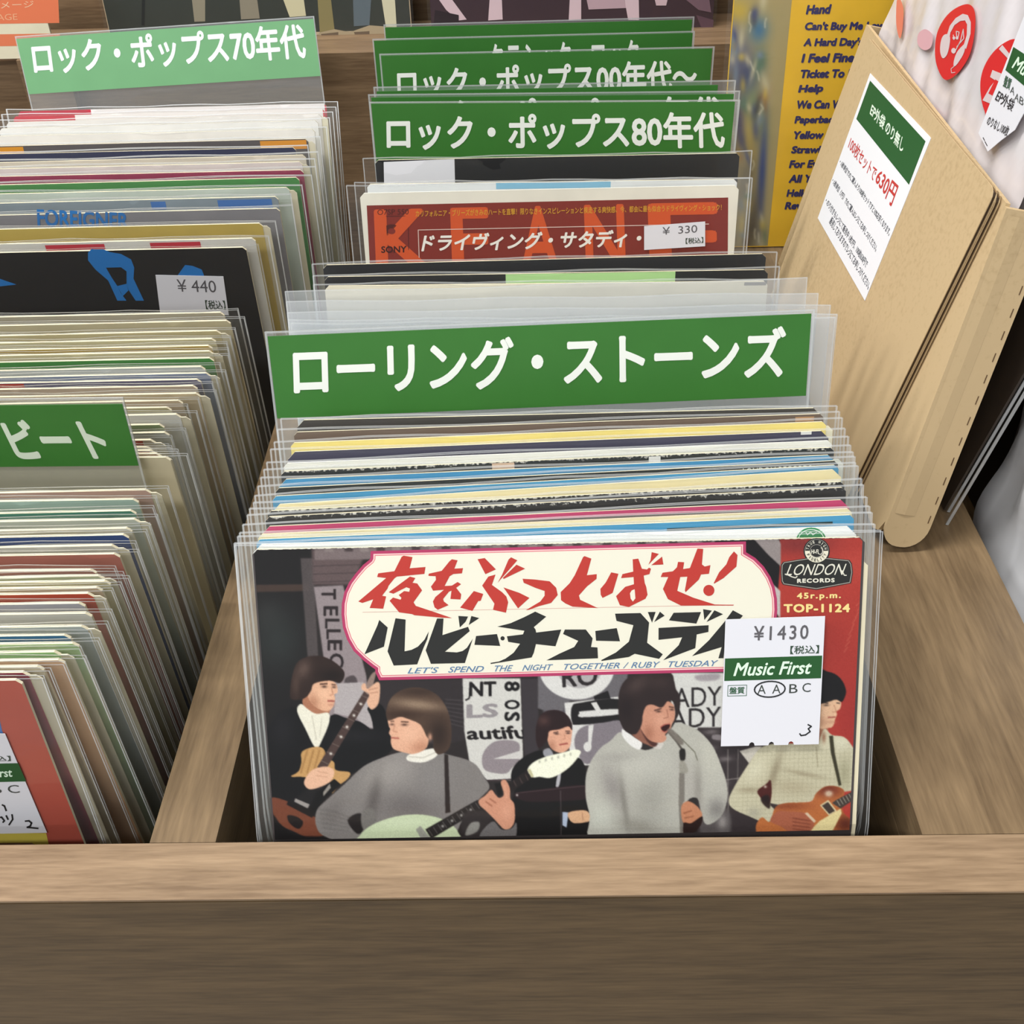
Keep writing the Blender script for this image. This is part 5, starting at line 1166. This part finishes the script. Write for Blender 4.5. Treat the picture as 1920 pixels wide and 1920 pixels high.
b.pxpoly(frb, GB(cr([(120, 930), (170, 912), (220, 930), (235, 985), (225, 1040), (180, 1010)])), flat((200, 62, 48), .35), D)
pk = flat((206, 160, 168), .5)
b.pxpoly(frb, GB(cr([(100, 290), (160, 250), (220, 300), (210, 400), (150, 430), (95, 380)])), pk, D)
b.pxpoly(frb, GB(cr([(-30, 650), (20, 670), (60, 740), (50, 810), (-30, 800)])), flat((196, 120, 132), .5), D)
b.pxpoly(frb, GB(cr([(-80, -20), (-30, 60), (-35, 240), (-60, 330), (-90, 200)])), flat((214, 120, 96), .5), D)
b.build('printed_spots', root, 'small red and pale pink round marks')
b = MB(); tq = GB([(1050, 60), (1230, 400), (695, 1300), (615, 1140)])
# tag polygon (far corner out of frame)
P = [frb.w(*q, D+1.2) for q in GB([(1040, 50), (1300, 420), (925, 1115), (800, 1210), (695, 1300), (615, 1140)])]
b.poly(P, PAPERW); n = len(P); b.add(P+[p-frb.N*.2 for p in P], [(i, (i+1) % n, (i+1) % n+n, i+n) for i in range(n)], PAPERW)
t = b.build('price_tag', root, 'white tag with green band and handwriting')
b = MB(); d2 = D+1.28
b.pxpoly(frb, GB([(915, 402), (1220, 600), (1180, 860), (1006, 735), (846, 600)]), flat((38, 84, 44)), d2)
b.text(frb, 'Music First', GB([(945, 475), (1300, 780), (1270, 850), (898, 580)]), flat((214, 236, 214)), d2+.08, .02, .2)
b.text(frb, '盤質', GB([(848, 640), (905, 680), (880, 775), (822, 740)]), flat((60, 90, 70)), d2+.05, .02)
for ch, x, y in (('A', 895, 730), ('A', 932, 790), ('B', 972, 820)): b.text(frb, ch, GB([(x, y), (x+35, y+28), (x+25, y+90), (x-10, y+62)]), flat((70, 74, 72)), d2+.05)
ink = flat((52, 48, 52))
b.text(frb, 'EP外袋', GB([(790, 755), (930, 860), (905, 965), (752, 862)]), ink, d2+.05, .012, .2)
b.text(frb, 'のりなし100枚', GB([(705, 985), (885, 1085), (862, 1175), (682, 1070)]), ink, d2+.05, .008, .2)
b.stroke(frb, GB([(655, 1180), (668, 1205)]), 1.5, ink, d2); b.stroke(frb, GB([(672, 1215), (690, 1250)]), 1.5, ink, d2)
b.build('lettering', t, 'printed band and handwritten lines')
bag(-12.5, 9, -203, -10, 3, 270, 'thin clear plastic bag standing behind the printed bag in the carton', 1.0, BAG2)

# dark jackets in film behind the carton, white bag at the right margin
def right_margin():
    for k in range(2):
        fr = Frame((165.5+k*3.0, 345+k*8, RAIL+.2), (0, -1, 0), np.array([math.sin(rad(13)), 0, math.cos(rad(13))]))
        e = empty('dark_jacket', fr.p(-80, 0, 0), 0, ['dark brown record jacket in clear film standing behind the carton', 'second dark jacket in film, farther right behind the carton'][k], 'record')
        b = MB(); b.fbox(fr, -170, 0, 2, 172, -.5, .5, card_mat((52, 42, 34))); b.build('card_sleeve', e)
        b = MB()
        b.add([fr.p(-175, 0, .9), fr.p(7, 0, .9), fr.p(7, 178, .9), fr.p(-175, 178, .9)], [(0, 1, 2, 3)], film('jacket_film', .006, (.99, .99, .99), .2, .25))
        b.fbox(fr, 6.6, 7, 0, 178, -.2, 1, RIM); b.build('plastic_cover', e)
    b = MB(); b.box((214, 400, -339.8), (224, 700, -110), card_mat((36, 33, 32))); o = b.build('shade_backdrop'); props(o, 'black upright board on the ledge at the right margin, behind the white bag', 'board')  # made-up dark sheet standing in for the unlit gap behind the bag
    # crumpled white bag
    r = np.random.default_rng(8); b = MB(); n1, n2 = 44, 30; vs = []
    for i in range(n1+1):
        th = math.pi*2*i/n1
        for j in range(n2+1):
            t = j/n2; z = -339.6+165*t
            rx = 40*(1-.45*t**2)*(1 if t > .02 else .9); ry = 52*(1-.4*t**2)
            k = 1+.05*math.sin(th*7+t*5)+.04*math.sin(th*13-t*9+1)+.03*math.sin(th*3+t*21)
            if j == n2: rx *= .35; ry *= .35
            vs.append((224+rx*k*math.cos(th), 336+ry*k*math.sin(th), z))
    fs = [(i*(n2+1)+j, (i+1)*(n2+1)+j, (i+1)*(n2+1)+j+1, i*(n2+1)+j+1) for i in range(n1) for j in range(n2)]
    b.add(vs, fs, bagmat('white_bag', .75, (.8, .81, .84))); o = b.build('plastic_bag', smooth=True); props(o, 'crumpled white translucent bag beside the side ledge at the right edge', 'bag')
right_margin()

# ================================================================== BACK: yellow jacket, displayed covers
def yellow():
    ph = rad(8); V = np.array([.0, math.sin(ph), math.cos(ph)])
    f0 = Frame((108, 588, RAIL+.7), (1, 0, 0), V)
    e = empty('record_jacket', (260, 588, RAIL), 0, 'large yellow record jacket with dark blue song list, behind the cardboard mailer', 'record jacket')
    b = MB(); b.fbox(f0, 0, 190, 0, 312, -1.5, 0, card_mat((232, 184, 40))); b.build('card_sleeve', e)
    C = Canvas(1300, -10, 160, 520); C.a[:] = (176, 160, 112)
    r = random.Random(5)
    for x, y, rx, ry, c in ((1380, 20, 30, 22, (206, 176, 70)), (1375, 100, 26, 36, (62, 76, 134)), (1398, 150, 22, 44, (54, 62, 116)), (1362, 60, 18, 22, (110, 116, 150)), (1422, 55, 18, 26, (70, 118, 156)), (1424, 120, 13, 26, (78, 112, 92)), (1416, 210, 18, 50, (120, 146, 104)), (1405, 270, 14, 60, (198, 174, 96)), (1398, 340, 16, 60, (120, 110, 90)), (1428, 330, 8, 110, (62, 80, 140)), (1410, 420, 12, 60, (92, 84, 72)), (1350, 20, 16, 30, (150, 130, 100)), (1385, 230, 10, 40, (90, 84, 110))):
        C.blob(x, y, rx, ry, c, .9, r.uniform(-.2, .2))
    for k in range(70):
        x = r.uniform(1345, 1440); y = r.uniform(0, 470); c = r.choice([(206, 178, 80), (60, 70, 126), (92, 120, 100), (206, 196, 160), (70, 60, 60), (120, 140, 160), (150, 110, 70)])
        C.blob(x, y, r.uniform(3, 8), r.uniform(6, 24), c, r.uniform(.4, .8), r.uniform(-.3, .3))
    for k in range(10):
        x = r.uniform(1400, 1440); y = r.uniform(10, 440); C.line([(x, y), (x+r.uniform(-6, 6), y+8), (x+r.uniform(-4, 8), y+20)], 2.4, (222, 214, 186), .7, 1)
    painted_sheet(C, f0, np.arange(.3, 30, .5), np.arange(311, .3, -.8), .06, e, 'printed_border', 'blurry blue, green and yellow picture border', 0)
    b = MB(); nv = flat((46, 44, 96)); C3 = crop(1320, 0, 3.2)
    T = [('Your Hand', 405, 30, 92), ("Can't Buy Me Love", 608, 132, 188), ("A Hard Day's Night", 600, 228, 284), ('I Feel Fine', 588, 322, 378), ('Ticket To Ride', 582, 418, 470), ('Help', 568, 510, 562), ('We Can Work It Out', 560, 602, 654), ('Paperback Writer', 546, 696, 746), ('Yellow Submarine', 540, 786, 836), ('Strawberry Fields', 526, 876, 926), ('For Ever', 514, 962, 1010), ('All You Need Is Love', 512, 1048, 1098), ('Hello Goodbye', 498, 1136, 1186), ('Revolution', 488, 1212, 1258)]
    T[0] = ('Hand', 616, 30, 88)
    for t, x, y0, y1 in T:
        wdt = len(t)*(38 if len(t) == 4 else 29); y1 += 8 if any(c in t for c in 'pgy') else 0
        b.text(f0, t, C3([(x, y0), (x+wdt, y0-6), (x+wdt-8, y1-4), (x-6, y1)]), nv, .12, .055, .12)
    b.build('lettering', e, 'dark blue song list')
    b = MB(); b.add([f0.p(-3, 0, 1.2), f0.p(192, 0, 1.2), f0.p(192, 316, 1.2), f0.p(-3, 316, 1.2)], [(0, 1, 2, 3)], FILM); b.build('plastic_cover', e)
yellow()
def back_display():
    zt = -218+.2
    # plum monochrome cover
    def jacket(x0, x1, y, col, label, shapes, tilt=4, z=zt, film_=True, h=200, edge=None):
        fr = Frame((x0, y, z), (1, 0, 0), (0, math.sin(rad(tilt)), math.cos(rad(tilt))))
        e = empty('record_jacket', ((x0+x1)/2, y, z), 0, label, 'record jacket', 'record jackets displayed on the back ledge')
        b = MB(); b.fbox(fr, 0, x1-x0, 0, h, -3, 0, edge or card_mat(col)); 
        if edge: b.fbox(fr, .5, x1-x0-.5, 2, h-.5, 0, .05, card_mat(col))
        b.build('card_sleeve', e)
        if shapes:
            b = MB()
            for i, (P, c) in enumerate(shapes): b.pxpoly(fr, P, flat(c), .1+.02*i)
            b.build('printed_shapes', e)
        if film_:
            b = MB(); b.add([fr.p(-2, 0, 1.5), fr.p(x1-x0+2, 0, 1.5), fr.p(x1-x0+2, h+4, 1.5), fr.p(-2, h+4, 1.5)], [(0, 1, 2, 3)], FILM); b.build('plastic_cover', e)
        return e, fr
    KK = crop(560, 0, 2.1333)
    pale = (222, 196, 204)
    xa = aty(807, 20, 783)[0]; xb = aty(1338, 20, 783)[0]
    jacket(xa, xb, 783, (58, 36, 46), 'plum-tinted photographic record jacket behind the middle bin dividers', [
        (KK([(548, -20), (600, -20), (672, 78), (640, 82), (590, 40)]), pale), (KK([(765, -20), (812, -20), (816, 78), (758, 82)]), pale), (KK([(1085, -20), (1130, -20), (1130, 78), (1080, 82)]), pale),
        (KK([(1150, -10), (1300, -12), (1310, 32), (1160, 38)]), (196, 166, 176)), (KK([(1300, -20), (1360, -20), (1362, 80), (1318, 80)]), pale), (KK([(1420, -20), (1480, -20), (1470, 22), (1430, 22)]), (214, 186, 194)), (KK([(1550, 0), (1600, 40), (1650, 50), (1640, -20), (1560, -20)]), (120, 92, 104)), (KK([(1590, 60), (1660, 80), (1656, 120), (1610, 110)]), (96, 68, 80)),
        (KK([(545, 40), (640, 60), (640, 100), (540, 100)]), (40, 26, 34))])
    xa = aty(197, 30, 786)[0]; xb = aty(770, 30, 786)[0]
    tan = (150, 140, 104); 
    jacket(xa, xb, 786, (50, 54, 48), 'dark jacket showing trouser legs and shoes behind the seventies divider', [
        (C7([(985, -20), (1055, -20), (1055, 110), (1000, 112)]), (150, 142, 122)), (C7([(1230, -20), (1320, -20), (1336, 95), (1240, 100)]), (146, 138, 120)), (C7([(1450, -20), (1560, -20), (1574, 82), (1490, 88)]), (214, 206, 170)),
        (C7([(1632, -20), (1700, -20), (1722, 165), (1645, 168)]), (142, 130, 86)), (C7([(1815, -20), (1910, -20), (1900, 130), (1820, 135)]), (96, 108, 116)), (C7([(1960, -20), (2030, -20), (2040, 140), (1985, 140)]), (216, 210, 180)),
        (C7([(730, -20), (745, -20), (742, 130), (728, 130)]), (30, 32, 32)),
        (C7([(1640, 168), (1720, 150), (1800, 165), (1900, 130), (2100, 145), (2110, 185), (1640, 200)]), (176, 158, 128)), (C7([(1650, 175), (1740, 165), (1740, 190), (1660, 196)]), (110, 92, 74)), (C7([(1820, 165), (1900, 160), (1900, 186), (1830, 190)]), (110, 92, 74))], edge=card_mat((196, 176, 146)))
    # orange sign card
    fr = Frame(aty(-60, 112, 738), (1, .0, 0), (0, .05, 1)); x1 = aty(106, 108, 738)[0]-fr.O[0]
    e = empty('orange_sign', (fr.O[0]+x1/2, 738, fr.O[2]), 0, 'orange and cream printed card at the top left corner', 'sign')
    b = MB(); b.fbox(fr, 0, x1, 0, 80, -2, 0, card_mat((226, 218, 190))); b.build('card_sheet', e)
    b = MB()
    b.pxpoly(fr, C7([(-120, -80), (296, -80), (305, 118), (-120, 124)]), flat((226, 122, 84)), .05); b.pxpoly(fr, C7([(-120, 178), (308, 172), (310, 232), (-120, 240)]), flat((224, 124, 86)), .05)
    b.text(fr, 'イメージ', C7([(-60, 12), (172, 4), (174, 38), (-56, 46)]), flat((238, 196, 160)), .09, 0); b.text(fr, 'IMAGE', C7([(-70, 76), (88, 70), (90, 102), (-66, 108)]), flat((236, 170, 130)), .09, 0)
    b.build('printed_bands', e, 'orange bands with pale lettering')
    b = MB(); b.box((max(fr.O[0]-20, -328), 735, -409+.2), (fr.O[0]+x1+6, 744.5, fr.O[2]-.3), WB); o = b.build('sign_riser'); props(o, 'slim wooden riser under the orange card', 'riser')
back_display()
